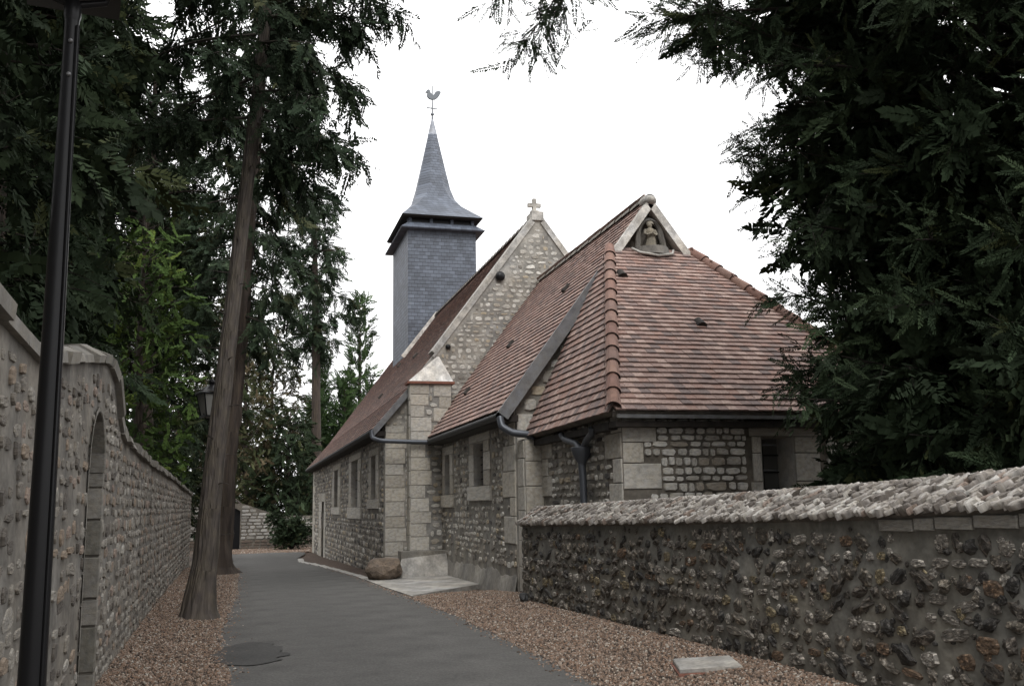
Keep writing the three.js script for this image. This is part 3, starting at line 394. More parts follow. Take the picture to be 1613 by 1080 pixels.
{
  const cy = 2.83, A0 = V3(4.87, 2.74, -16.55), B0 = V3(4.86, cy, -12.27), Bm = V3(AX, 2.74, -12.22), B1 = V3(2 * AX - 4.86, cy, -12.27), T0 = V3(6.57, 6.3, -16.5), T1 = V3(2 * AX - 6.57, 6.3, -16.5);
  const aw = [4, 3.4, 2.6, 2.4, 1.8, 3]; roofFace('apse_roof', [V3(4.86, 2.78, -16.52), B0, T0], 0.142, 0.155, aw, 31); const e = roofFace('apse_roof', [B0, B1, T1, T0], 0.142, 0.155, aw, 32); roofFace('apse_roof', [B1, V3(2 * AX - 4.86, 2.78, -16.52), T1], 0.4, 0.4, aw, 33, () => false); void A0; void Bm;
  for (const [u, v] of [[1.55, 4.3], [2.35, 2.55]]) ventTile(e.pl, u, v);
  const hipRun = (a, b) => { const d = b.clone().sub(a), n = 14; for (let k = 0; k < n; k++) { const p = a.clone().addScaledVector(d, k / n), q = a.clone().addScaledVector(d, (k + 1.12) / n), c = p.clone().add(q).multiplyScalar(0.5), L = p.distanceTo(q), dir = d.clone().normalize(); const side = dir.clone().cross(Y).normalize(), upv = side.clone().cross(dir).normalize(); const g = new THREE.CylinderGeometry(0.088, 0.118, L, 12, 1, true, -Math.PI * 0.6, Math.PI * 1.2); g.applyMatrix4(basis(side, dir, upv.clone(), 1, 1, 1, c.addScaledVector(upv, 0.035))); const o = cpart('hip_tile', boxUV(g), hipM[k % 4]); void o; } };
  const hipM = [[0.235, 0.14, 0.112], [0.21, 0.118, 0.094], [0.26, 0.16, 0.128], [0.20, 0.125, 0.103]].map((c) => { const m = M.hip.clone(); m.color = C(...c); return m; });
  hipRun(B0, T0); hipRun(B1, T1);
  cpart('eave_strip', mergeG([beam(V3(4.9, cy - 0.07, -12.25), V3(AX, 2.755, -12.24), 0.03, 0.05, Y), beam(V3(AX, 2.755, -12.24), V3(2 * AX - 4.86, cy - 0.07, -12.25), 0.03, 0.05, Y)]), M.zinc); cpart('soffit', mergeG([box(4.9, 2 * AX - 4.9, 2.62, 2.7, -12.56, -12.3), box(4.9, 5.2, 2.6, 2.7, -16.5, -12.58)]), M.darkwood);
  cpart('mortar_lip', tube([V3(6.95, 6.3, -16.32), V3(7.05, 6.2, -16.2), V3(AX, 6.14, -16.14), V3(7.72, 6.2, -16.2), V3(7.8, 6.3, -16.32)], [0.022, 0.026, 0.026, 0.026, 0.022], 8), M.coping);
  const ledge = new THREE.CylinderGeometry(0.34, 0.38, 0.16, 16, 1, false, -Math.PI / 2, Math.PI); ledge.translate(AX, 6.27, -16.5); ledge.scale(1, 1, 1); cpart('niche_ledge', boxUV(ledge), M.nichestone);
  const ar = []; for (let k = 0; k <= 12; k++) { const a = Math.PI * k / 12; ar.push(V3(AX - 0.23 * Math.cos(a), 6.66 + 0.26 * Math.sin(a), -16.5)); } cpart('niche_arch', tube([V3(AX - 0.28, 6.32, -16.48), ...ar, V3(AX + 0.28, 6.32, -16.48)], Array(15).fill(0.055), 8, 0.35), M.nichestone);
}
pieces('tile', tileItems, tileTones, new THREE.MeshStandardMaterial({ roughness: 0.85, map: grainTint, bumpMap: rough, bumpScale: 0.003 }), 300, (() => cgroup('roof_tiles'))(), 'tile_field');
pieces('stone', rubbleItems, stoneTones, new THREE.MeshStandardMaterial({ roughness: 0.92, map: grainTint, bumpMap: rough, bumpScale: 0.006 }), 300, (() => cgroup('wall_stones'))(), 'stone_field');
pieces('quoin', quoinItems, quoinTones, M.ashlar, 300, church, 'quoin_field');
/* --- tower and spire */
{
  const x0 = 6.22, x1 = 9.05, z0 = -41.5, z1 = -37.5, cx = (x0 + x1) / 2, cz = (z0 + z1) / 2, top = 12.75; const sc = 0.28; cpart('tower', boxUV(new THREE.BoxGeometry(x1 - x0, top - 4, z1 - z0).translate(cx, (top + 4) / 2, cz), sc), M.slate);
  const skirt = (ax, az, y0, bx, bz, y1, drop) => { const P = (hx, hz, y) => [V3(cx - hx, y, cz - hz), V3(cx + hx, y, cz - hz), V3(cx + hx, y, cz + hz), V3(cx - hx, y, cz + hz)]; const lo = P(ax, az, y0), hi = P(bx, bz, y1), un = P(ax - 0.03, az - 0.03, y0 - drop), tri = []; for (let i = 0; i < 4; i++) { const j = (i + 1) % 4; tri.push(lo[j], lo[i], hi[i], lo[j], hi[i], hi[j], un[j], un[i], lo[i], un[j], lo[i], lo[j]); } tri.push(un[0], un[1], un[2], un[0], un[2], un[3]); tri.push(hi[2], hi[1], hi[0], hi[3], hi[2], hi[0]); const g = new THREE.BufferGeometry(); g.setAttribute('position', new THREE.Float32BufferAttribute(tri.flatMap((v) => v.toArray()), 3)); g.computeVertexNormals(); return boxUV(g, sc); };
  cpart('tower_skirt', skirt(1.74, 2.32, 12.7, 1.38, 1.95, 13.0, 0.04), M.slate); cpart('louvre_core', box(cx - 1.25, cx + 1.25, 12.9, 13.35, cz - 1.8, cz + 1.8), M.black);
  for (let k = 0; k < 4; k++) { cpart('louvre_post', box(cx - 1.3 + k * 0.867 - 0.06, cx - 1.3 + k * 0.867 + 0.06, 12.95, 13.32, cz + 1.8, cz + 1.92), M.slate); cpart('louvre_post', box(cx - 1.4, cx - 1.28, 12.95, 13.32, cz - 1.75 + k * 1.16 - 0.06, cz - 1.75 + k * 1.16 + 0.06), M.slate); }
  // broach spire: square eaves running into an octagon
  const rings = [[13.25, 1.68, 2.26, 0], [13.62, 1.38, 1.8, 0.1], [14.05, 1.06, 1.32, 0.35], [14.5, 0.85, 1.0, 0.7], [15.05, 0.71, 0.78, 1], [15.9, 0.53, 0.56, 1], [16.8, 0.345, 0.35, 1], [17.55, 0.19, 0.19, 1]]; const ring = ([y, hx, hz, o]) => { const k = 1 - 0.586 * o * 0.999; const a = hx, b = hz, ka = a * (1 - k) , q = 1 - 0.5858 * o; void ka; const P = [[a * 1, b * q], [a * q, b], [-a * q, b], [-a, b * q], [-a, -b * q], [-a * q, -b], [a * q, -b], [a, -b * q]]; return P.map(([x, z]) => V3(cx + x, y, cz + z)); };
  const build = (rs) => { const pos = [], uv = []; for (let r = 0; r < rs.length - 1; r++) { const A = ring(rs[r]), B = ring(rs[r + 1]); for (let i = 0; i < 8; i++) { const j = (i + 1) % 8, t = [A[j], A[i], B[i], A[j], B[i], B[j]], ax = (i === 0 || i === 4 || i === 2 || i === 6); void ax; for (const p of t) { pos.push(p.x, p.y, p.z); uv.push((p.x - p.z) * sc, p.y * sc * 1.15); } } } const g = new THREE.BufferGeometry(); g.setAttribute('position', new THREE.Float32BufferAttribute(pos, 3)); g.setAttribute('uv', new THREE.Float32BufferAttribute(uv, 2)); g.computeVertexNormals(); return g; };
  cpart('spire', build(rings), M.slate); cpart('spire_cap', build([[17.55, 0.2, 0.2, 1], [18.35, 0.03, 0.03, 1]]), M.lead); cpart('eave_soffit', box(cx - 1.62, cx + 1.62, 13.2, 13.26, cz - 2.2, cz + 2.2), M.darkwood);
  const wc = cgroup('weathercock'); part(wc, 'rod', tube([V3(cx, 18.2, cz), V3(cx, 18.5, cz), V3(cx, 19.85, cz)], [0.05, 0.035, 0.026], 8), M.copper); part(wc, 'crossbar', beam(V3(cx - 0.24, 18.82, cz), V3(cx + 0.24, 18.79, cz), 0.04, 0.04, Y), M.copper); part(wc, 'collar', box(cx - 0.07, cx + 0.07, 18.5, 18.56, cz - 0.07, cz + 0.07), M.copper);
  const s = new THREE.Shape(); s.moveTo(-0.06, 0.02); s.bezierCurveTo(-0.22, 0.05, -0.26, 0.18, -0.2, 0.3); s.lineTo(-0.3, 0.33); s.lineTo(-0.23, 0.38); s.bezierCurveTo(-0.24, 0.46, -0.13, 0.48, -0.11, 0.4); s.bezierCurveTo(-0.09, 0.27, 0.0, 0.2, 0.09, 0.24); s.bezierCurveTo(0.14, 0.4, 0.24, 0.46, 0.37, 0.4); s.bezierCurveTo(0.33, 0.28, 0.26, 0.12, 0.1, 0.03); s.closePath(); const g = new THREE.ExtrudeGeometry(s, { depth: 0.03, bevelEnabled: true, bevelSize: 0.02, bevelThickness: 0.025, bevelSegments: 2, curveSegments: 8 }); g.translate(cx, 19.2, cz - 0.015); part(wc, 'cockerel', boxUV(g), M.copper);
}
/* --- downpipes */
{
  const pipe = (pts, r) => { const c = new THREE.CatmullRomCurve3(pts.map((p) => V3(...p)), false, 'catmullrom', 0.25), P = c.getPoints(36); return tube(P, P.map(() => r), 10); };
  cpart('downpipe', pipe([[3.0, 3.42, -23.45], [3.02, 3.25, -23.4], [3.2, 3.16, -23.2], [3.9, 3.13, -23.14], [4.5, 3.12, -23.14], [4.62, 3.12, -23.2]], 0.055), M.pipe);
  cpart('downpipe', pipe([[4.36, 3.12, -16.42], [4.38, 2.95, -16.36], [4.55, 2.84, -16.3], [4.82, 2.8, -16.26], [4.93, 2.68, -16.26], [4.94, 2.5, -16.26]], 0.065), M.pipe);
  cpart('downpipe', pipe([[4.92, 2.2, -13.8], [4.94, 1.9, -13.8], [4.94, 1.0, -13.8], [4.94, 0.1, -13.8]], 0.055), M.pipe); const h = new THREE.LatheGeometry([[0.05, 0], [0.06, 0.06], [0.14, 0.2], [0.17, 0.3], [0.15, 0.31], [0.11, 0.3]].map(([x, y]) => new THREE.Vector2(x, y)), 14); h.translate(4.93, 2.12, -13.8); cpart('rain_hopper', h, M.pipe); cpart('downpipe', pipe([[4.88, 2.68, -13.2], [4.9, 2.6, -13.25], [4.93, 2.5, -13.6], [4.93, 2.4, -13.75]], 0.05), M.pipe); cpart('downpipe', pipe([[4.88, 2.68, -14.6], [4.9, 2.6, -14.5], [4.93, 2.5, -14.05], [4.93, 2.4, -13.85]], 0.05), M.pipe);
  // masonry foot with a sloping render at the buttress
  const rnd = rng(55), g = box(3.62, 4.69, -0.5, 0.56, -23.27, -22.75, 0.7); cpart('buttress_plinth', g, M.mortarGrey); const pos = []; const q = [V3(3.62, 0.4, -22.74), V3(4.69, 0.5, -22.74), V3(4.69, -0.3, -22.2), V3(3.4, -0.3, -22.2)], q2 = [V3(3.62, 0.4, -22.74), V3(3.4, -0.3, -22.2), V3(3.4, -0.3, -22.76)]; [q[0], q[3], q[2], q[0], q[2], q[1], ...q2.slice(0, 1), q2[2], q2[1]].forEach((p) => pos.push(...p.toArray())); const sg = new THREE.BufferGeometry(); sg.setAttribute('position', new THREE.Float32BufferAttribute(pos, 3)); sg.computeVertexNormals(); cpart('render_slope', boxUV(sg, 0.7), M.concrete); void rnd;
}
/* --- statue in the gablet niche */
{
  const t = thing('niche_statue', 'small weathered stone figure standing in the gable niche', 'statue', [AX - 0.02, 6.36, -16.44]); t.scale.setScalar(0.8);
  const prof = [[0.0, 0], [0.13, 0], [0.135, 0.06], [0.115, 0.2], [0.10, 0.3], [0.115, 0.36], [0.12, 0.42], [0.085, 0.47], [0.04, 0.49], [0.04, 0.51], [0.062, 0.535], [0.07, 0.575], [0.062, 0.62], [0.035, 0.65], [0, 0.66]].map(([x, y]) => new THREE.Vector2(x, y)), g = new THREE.LatheGeometry(prof, 18); const p = g.attributes.position; for (let i = 0; i < p.count; i++) { const y = p.getY(i), a = Math.atan2(p.getZ(i), p.getX(i)), f = y < 0.34 ? 1 + 0.09 * Math.sin(a * 7 + y * 4) : 1 + 0.05 * Math.sin(a * 4 + 1); p.setX(i, p.getX(i) * f + 0.02 * Math.sin(y * 6)); p.setZ(i, p.getZ(i) * f * 0.8); } g.computeVertexNormals(); part(t, 'robed_body', boxUV(g), M.statuestone);
  for (const s of [-1, 1]) part(t, 'arm', tube([V3(s * 0.115, 0.44, 0.01), V3(s * 0.15, 0.34, 0.04), V3(s * 0.1, 0.3, 0.1), V3(-s * 0.0 + 0.02, 0.34, 0.13)], [0.035, 0.034, 0.028, 0.022], 8), M.statuestone);
  part(t, 'veil', boxUV(new THREE.SphereGeometry(0.085, 12, 8, 0, 6.29, 0, 1.5).scale(1, 1.1, 0.9).translate(0.03, 0.58, -0.02)), M.statuestone); part(t, 'plinth', box(-0.16, 0.16, -0.03, 0.01, -0.1, 0.13), M.nichestone);
}
console.log('church done');

/* ------------------------------------------------------------ yard wall on the right */
{
  const rnd = rng(606), A = V3(4.28, 0, -14.85), B = V3(5.04, 0, -2.4), U = B.clone().sub(A).setY(0).normalize(), L = A.distanceTo(B), pl = plane(A, U, Y), eave = (u) => lerpTable([[0, 1.25], [4.8, 1.34], [8, 1.42], [10, 1.5], [13, 1.62]], u), foot = (u) => 0.02;
  const g = thing('flint_wall', 'low flint churchyard wall with slanted stone capping beside gravel', 'wall', [4.7, 0, -9]); const P = g.position, off = (o) => { o.position.copy(P).negate(); return o; };
  const us = span(0, L, 0.5), body = off(part(g, 'wall_core', slabOn(pl, poly([[0, -0.5], [L, -0.5], ...us.slice().reverse().map((u) => [u, eave(u)])]), 0.46), M.mortarYard));
  const flTones = [[0.11, 0.105, 0.1], [0.18, 0.16, 0.14], [0.30, 0.27, 0.23], [0.50, 0.47, 0.43], [0.78, 0.75, 0.70], [0.46, 0.39, 0.25], [0.32, 0.22, 0.15]], fw = [2.8, 4, 5, 4.2, 1.8, 1.5, 1.2];
  const q = [[0, 0.26, 0.02, 1.2]]; const st = courses({ rnd, v0: -0.02, v1: 1.62, range: () => [0, L], holes: q, rowH: [0.1, 0.165], w: [0.1, 0.25], gap: 0.012, shrink: 0.3, jit: 0.35 }).filter((s) => s.v + s.h / 2 < eave(s.u) - (s.u > 8.2 ? 0.11 : 0.02) && rnd() > 0.06);
  const items = []; for (const s of st) { const t = pick(rnd, fw), ps = stonesOn(pl, [{ ...s, tone: t }], t < 3 ? GEO.flint : GEO.rubble, t < 3 ? [0.03, 0.05] : [0.01, 0.03], fw, rnd, body, null, t < 3 ? 1.6 : 0.5); items.push(...ps); }
  for (let k = 0; k < 900; k++) { const u = 0.3 + (L - 0.4) * rnd(), v = 0.03 + 1.4 * rnd(), w = rr(rnd, 0.035, 0.085); if (v > eave(u) - (u > 8.2 ? 0.12 : 0.04)) continue; const t = pick(rnd, [3, 4, 4, 3, 1.6, 1, 1]); items.push(...stonesOn(pl, [{ u, v, w: w * rr(rnd, 0.8, 1.4), h: w, tone: t }], k % 2 ? GEO.flint : GEO.rubble, [0.008, 0.022], fw, rnd, body, null, 3)); }
  for (let v = 0.02, k = 0; v < 1.15; k++) { const h = rr(rnd, 0.14, 0.26); for (const [pp, u, w] of [[pl, 0.13, 0.26 - 0.03 * (k % 2)], [plane(V3(A.x + 0.46, 0, A.z - 0.02), nX.clone(), Y), 0.23, 0.44]]) items.push({ m: basis(pp.U, pp.V, pp.N, w, h - 0.02, 0.03, pp.at(u, v + h / 2)), geo: GEO.block[k % 10], tone: 2 + (k % 3 === 0 ? 1 : 0), s: showing(pp.at(u, v + h / 2), pp.N, w * h), parent: body }); v += h; }
  pieces('stone', items, flTones, new THREE.MeshStandardMaterial({ roughness: 0.7, map: flintTex, bumpMap: rough, bumpScale: 0.012 }), 300, off(part(g, 'bedding', box(4.5, 4.52, -0.3, -0.2, -9, -8.9), M.mortarYard)), 'stone_field');
  // capping: mortar ridge with rows of thin slabs on edge
  const cs = [], half = 0.3, rise = 0.27, sec = [[-0.015, 0.0], [-0.045, 0.03], [half * 0.75, rise], [0.3, rise + 0.01], [0.53, 0.045], [0.54, 0]], pos = [], idx = [], n = sec.length, N = pl.N.clone().negate(); us.forEach((u) => sec.forEach(([x, y]) => { const p = pl.at(u - (u === 0 ? 0.05 : 0), eave(u) + y).addScaledVector(N, x); pos.push(p.x, p.y, p.z); })); for (let i = 0; i < us.length - 1; i++) for (let k = 0; k < n; k++) { const a = i * n + k, b = i * n + (k + 1) % n; idx.push(a, a + n, b, b, a + n, b + n); } for (let k = 1; k < n - 1; k++) { idx.push(0, k, k + 1); const e = (us.length - 1) * n; idx.push(e, e + k + 1, e + k); }
  const cg0 = new THREE.BufferGeometry(); cg0.setAttribute('position', new THREE.Float32BufferAttribute(pos, 3)); cg0.setIndex(idx); const cg = cg0.toNonIndexed(); cg.computeVertexNormals(); const cap = off(part(g, 'capping', boxUV(cg), M.mortarDark));
  const capTones = [[0.43, 0.405, 0.38], [0.34, 0.315, 0.292], [0.25, 0.228, 0.21], [0.54, 0.52, 0.49], [0.16, 0.142, 0.128], [0.31, 0.25, 0.215]], cw = [4, 4, 3.4, 2, 1.8, 1];
  const sdir = V3(0, rise - 0.045, 0).addScaledVector(N, half * 0.75 + 0.06).normalize(), cN = U.clone().cross(sdir).normalize(), slopeL = Math.hypot(rise - 0.045, half * 0.75 + 0.06);
  for (let row = 0; row < 5; row++) { let u = -0.05 + (row % 2) * 0.04; while (u < L) { const w = rr(rnd, 0.06, 0.12), v = (row + 0.3) / 4.7 * slopeL + 0.02 * (rnd() - 0.5), p = pl.at(u + w / 2, eave(clamp(u, 0, L)) + 0.045).addScaledVector(N, -0.06).addScaledVector(sdir, v), a = rr(rnd, 0.45, 0.95), Uq = U.clone().multiplyScalar(Math.cos(a)).addScaledVector(sdir, Math.sin(a)), Vq = sdir.clone().multiplyScalar(Math.cos(a)).addScaledVector(U, -Math.sin(a)), tl = rr(rnd, -0.1, 0.5), Nq = cN.clone().multiplyScalar(Math.cos(tl)).addScaledVector(Vq, Math.sin(tl)), V2 = Vq.clone().multiplyScalar(Math.cos(tl)).addScaledVector(cN, -Math.sin(tl)); cs.push({ m: basis(Uq, V2, Nq, w * rr(rnd, 1.3, 1.9), rr(rnd, 0.04, 0.065), rr(rnd, 0.02, 0.05), p), geo: GEO.slab[Math.floor(rnd() * 10)], tone: pick(rnd, cw), s: showing(p, cN, w * 0.08), parent: cap }); u += w * 0.85; } }
  // ridge and back slope
  for (const bk of [0.28, 0.38, 0.47]) { let u = 0; while (u < L) { const w = rr(rnd, 0.09, 0.18), p = pl.at(u + w / 2, eave(u) + (bk < 0.3 ? rise : rise - (bk - 0.28) * 0.95)).addScaledVector(N, bk); const nn = bk < 0.3 ? Y.clone() : Y.clone().multiplyScalar(0.75).addScaledVector(N, 0.66).normalize(), vv = nn.clone().cross(U).normalize(); cs.push({ m: basis(U, vv, nn, w, 0.1, 0.04, p), geo: GEO.slab[Math.floor(rnd() * 10)], tone: pick(rnd, cw), s: bk < 0.3 ? showing(p, V3(-0.6, 0.8, 0), w * 0.04) : 0, parent: cap }); u += w * 0.95; } }
  pieces('cap_stone', cs, capTones, new THREE.MeshStandardMaterial({ roughness: 0.8, map: grainTint, bumpMap: rough, bumpScale: 0.006 }), 300, cap, 'cap_stone_field');
  for (let u = 8.3; u < L - 0.2;) { const w = rr(rnd, 0.2, 0.42), p = pl.at(u + w / 2, eave(u + w / 2) - 0.05), o = new THREE.Mesh(GEO.dressed[Math.floor(rnd() * 5)], LM[Math.floor(rnd() * 3)]); basis(U, Y, pl.N, w - 0.015, 0.085, 0.035, p).decompose(o.position, o.quaternion, o.scale); o.name = 'string_stone'; o.castShadow = o.receiveShadow = true; body.add(o); u += w; }
}
/* ------------------------------------------------------------ tall wall on the left */
{
  const rnd = rng(707), A = V3(wallLeftX(-2), 0, -2), B = V3(wallLeftX(-34.3), 0, -34.3), U = B.clone().sub(A).normalize(), L = A.distanceTo(B), pl = plane(A, U, Y), top = (u) => lerpTable([[0, 2.7], [3.3, 2.54], [4.2, 2.5], [5.1, 2.63], [6, 2.77], [7, 2.92], [7.7, 2.96], [8.1, 2.88], [8.5, 2.6], [8.9, 2.44], [9.3, 2.37], [12.7, 2.29], [19.6, 2.26], [32.5, 2.1]], u);
  const g = thing('tall_stone_wall', 'tall rubble stone wall with an arched doorway recess beside the path', 'wall', [-1.5, 0, -18]), P = g.position, off = (o) => { o.position.copy(P).negate(); return o; };
  const d0 = 6.45, d1 = 7.5, dm = (d0 + d1) / 2, spring = 1.95, dr = (d1 - d0) / 2, archY = (u) => spring + Math.sqrt(Math.max(0, 1 - Math.pow((u - dm) / dr, 2))) * dr; const us = span(0, L, 0.25), sh = poly([[0, -0.5], [L, -0.5], ...us.slice().reverse().map((u) => [u, top(u)])]), hp = new THREE.Path(); hp.moveTo(d0, -0.4); hp.lineTo(d1, -0.4); for (let k = 0; k <= 14; k++) { const a = Math.PI * k / 14; hp.lineTo(dm + dr * Math.cos(a), spring + dr * Math.sin(a)); } hp.closePath(); sh.holes.push(hp); const wall = off(part(g, 'wall_core', slabOn(pl, sh, 0.5), M.mortarLeft));
  const door = new THREE.Group(); door.name = 'door'; off(door); g.add(door); for (let k = 0; k < 6; k++) { const a = d0 + (d1 - d0) * k / 6 + 0.004, b = d0 + (d1 - d0) * (k + 1) / 6 - 0.004, gg = slabOn(plane(pl.at(0, 0, -0.34), U, Y), poly([[a, -0.2], [b, -0.2], [b, archY(b) + 0.0], [a, archY(a) + 0.0]]), 0.05); part(door, 'plank', gg, M.timber); }
  const tones = [[0.29, 0.273, 0.245], [0.24, 0.222, 0.195], [0.185, 0.168, 0.147], [0.35, 0.335, 0.305], [0.25, 0.2, 0.155], [0.11, 0.098, 0.086], [0.27, 0.215, 0.18]], wt = [4, 4.5, 3.5, 1.6, 1.6, 1.2, 1.2];
  const st = courses({ rnd, v0: -0.05, v1: 3.0, range: () => [0, L], holes: [[d0 - 0.02, d1 + 0.02, -0.1, spring + 0.25], [d0 + 0.2, d1 - 0.2, spring, spring + dr]], rowH: [0.09, 0.17], w: [0.11, 0.32], gap: 0.01, shrink: 0.16, jit: 0.4 }).filter((s) => s.v + s.h / 2 < top(s.u) - 0.1 && rnd() > (s.u < 7.6 ? 0.22 : 0.03)).map((s) => (s.u < 7.6 ? { ...s, w: s.w * rr(rnd, 0.6, 1.1), h: s.h * rr(rnd, 0.6, 1.15), tone: pick(rnd, [1.5, 4, 4, 0.6, 2.4, 3, 2]) } : s)), items = stonesOn(pl, st, GEO.rubble, [0.004, 0.02], wt, rnd, wall, null, 0.2);
  pieces('stone', items, tones, new THREE.MeshStandardMaterial({ roughness: 0.9, map: grainTint, bumpMap: rough, bumpScale: 0.01 }), 300, off(part(g, 'bedding', box(-1.5, -1.48, -0.3, -0.2, -18, -17.9), M.mortarLeft)), 'stone_field');
  // dressed blocks on the far reveal of the recess and voussoirs of its arch
  const jp = plane(pl.at(d1, 0, -0.34), pl.N.clone(), Y); for (const [un, face] of [[d1, -1], [d0, 1]]) { let v = -0.1, k = 0; while (v < spring) { let h = rr(rnd, 0.22, 0.4); if (v + h > spring - 0.1) h = spring - v; const Nn = U.clone().multiplyScalar(face), Uu = Y.clone().cross(Nn), o = new THREE.Mesh(GEO.dressed[k % 5], winMats2()[k % 3]); basis(Uu, Y, Nn, 0.35, h - 0.02, 0.03, pl.at(un, v + h / 2, -0.16)).decompose(o.position, o.quaternion, o.scale); o.name = 'jamb_stone'; o.castShadow = o.receiveShadow = true; wall.add(o); v += h; k++; } } void jp;
  for (let k = 0; k < 9; k++) { const a = Math.PI * (k + 0.5) / 9, c = Math.cos(a), s = Math.sin(a), Nn = U.clone().multiplyScalar(-c).addScaledVector(Y, -s), Uu = U.clone().multiplyScalar(-s).addScaledVector(Y, c), o = new THREE.Mesh(GEO.dressed[k % 5], winMats2()[k % 3]); basis(Uu, Nn.clone().cross(Uu), Nn, 0.18, 0.36, 0.03, pl.at(dm + dr * c, spring + dr * s, -0.16)).decompose(o.position, o.quaternion, o.scale); o.name = 'voussoir'; o.castShadow = o.receiveShadow = true; wall.add(o); }
  // weathered coping that follows the rise and the fall of the wall
  const cap = []; for (let u = 0; u < L - 0.01;) { const w = Math.min(rr(rnd, 0.3, 0.55), L - u), a = pl.at(u, top(u) + 0.02, -0.25), b = pl.at(u + w - 0.012, top(u + w) + 0.02, -0.25), o = off(part(g, 'coping_stone', copingGeo(a, b, rnd), winMats2()[Math.floor(rnd() * 3)])); cap.push(o); u += w; }
  function winMats2() { return LM; }
}
function copingGeo(a, b, rnd) { const up = Y, d = b.clone().sub(a).normalize(), side = d.clone().cross(up).normalize(), n = side.clone().cross(d), w = 0.29 + 0.03 * rnd(), h = 0.06 + 0.03 * rnd(), sec = [[-w, -0.05], [-w, 0.02], [-w * 0.55, h], [w * 0.55, h], [w, 0.02], [w, -0.05]], pos = []; const P = (e, [x, y]) => e.clone().addScaledVector(side, x).addScaledVector(n, y); const f = (...v) => v.forEach((q) => pos.push(q.x, q.y, q.z)); sec.forEach((q) => { q[0] += 0.035 * (rnd() - 0.5); q[1] += 0.03 * (rnd() - 0.5); }); for (let k = 0; k < 6; k++) { const s = sec[k], t = sec[(k + 1) % 6]; f(P(a, s), P(b, s), P(a, t), P(a, t), P(b, s), P(b, t)); } for (let k = 1; k < 5; k++) { f(P(a, sec[0]), P(a, sec[k]), P(a, sec[k + 1])); f(P(b, sec[0]), P(b, sec[k + 1]), P(b, sec[k])); } const g = new THREE.BufferGeometry(); g.setAttribute('position', new THREE.Float32BufferAttribute(pos, 3)); g.computeVertexNormals(); return boxUV(g); }
console.log('walls done');

/* ------------------------------------------------------------ wall at the end of the lane */
{
  const rnd = rng(808), A = V3(-4.5, 0, -53.2), B = V3(6.2, 0, -54.0), U = B.clone().sub(A).normalize(), L = A.distanceTo(B), pl = plane(A, U, Y), top = (u) => lerpTable([[0, 1.95], [4.6, 1.9], [5.3, 1.65], [6, 1.4], [7, 1.22], [11, 1.15]], u), g = thing('end_wall', 'whitish block wall with dark doorway closing the end of the lane', 'wall', [0.5, -0.5, -53.5]), P = g.position, off = (o) => { o.position.copy(P).negate(); return o; };
  const d0 = 3.65, d1 = 4.5, sh = poly([[0, -0.9], [L, -0.9], ...span(0, L, 0.3).reverse().map((u) => [u, top(u)])]), hp = new THREE.Path(); hp.moveTo(d0, -0.8); hp.lineTo(d1, -0.8); hp.lineTo(d1, 1.5); hp.quadraticCurveTo((d0 + d1) / 2, 1.85, d0, 1.5); hp.closePath(); sh.holes.push(hp); const wall = off(part(g, 'wall_core', slabOn(pl, sh, 0.4), M.mortarDark)); off(part(g, 'door', slabOn(plane(pl.at(0, 0, -0.2), U, Y), poly([[d0, -0.8], [d1, -0.8], [d1, 1.7], [d0, 1.7]]), 0.06), M.black));
  const st = courses({ rnd, v0: -0.5, v1: 2.1, range: () => [0, L], holes: [[d0 - 0.02, d1 + 0.02, -0.9, 1.75]], rowH: [0.15, 0.2], w: [0.25, 0.5], gap: 0.03, shrink: 0.08, jit: 0.05 }).filter((s) => s.v + s.h / 2 < top(s.u)).map((s) => ({ ...s, tone: s.v < 0.0 ? 3 : undefined }));
  pieces('stone', stonesOn(pl, st, GEO.block, [0.02, 0.04], [4, 3, 2, 0], rnd, wall), [[0.36, 0.35, 0.33], [0.28, 0.27, 0.25], [0.42, 0.41, 0.39], [0.14, 0.11, 0.09]], new THREE.MeshStandardMaterial({ roughness: 0.9, map: grainTint }), 300, wall, 'stone_field');
}
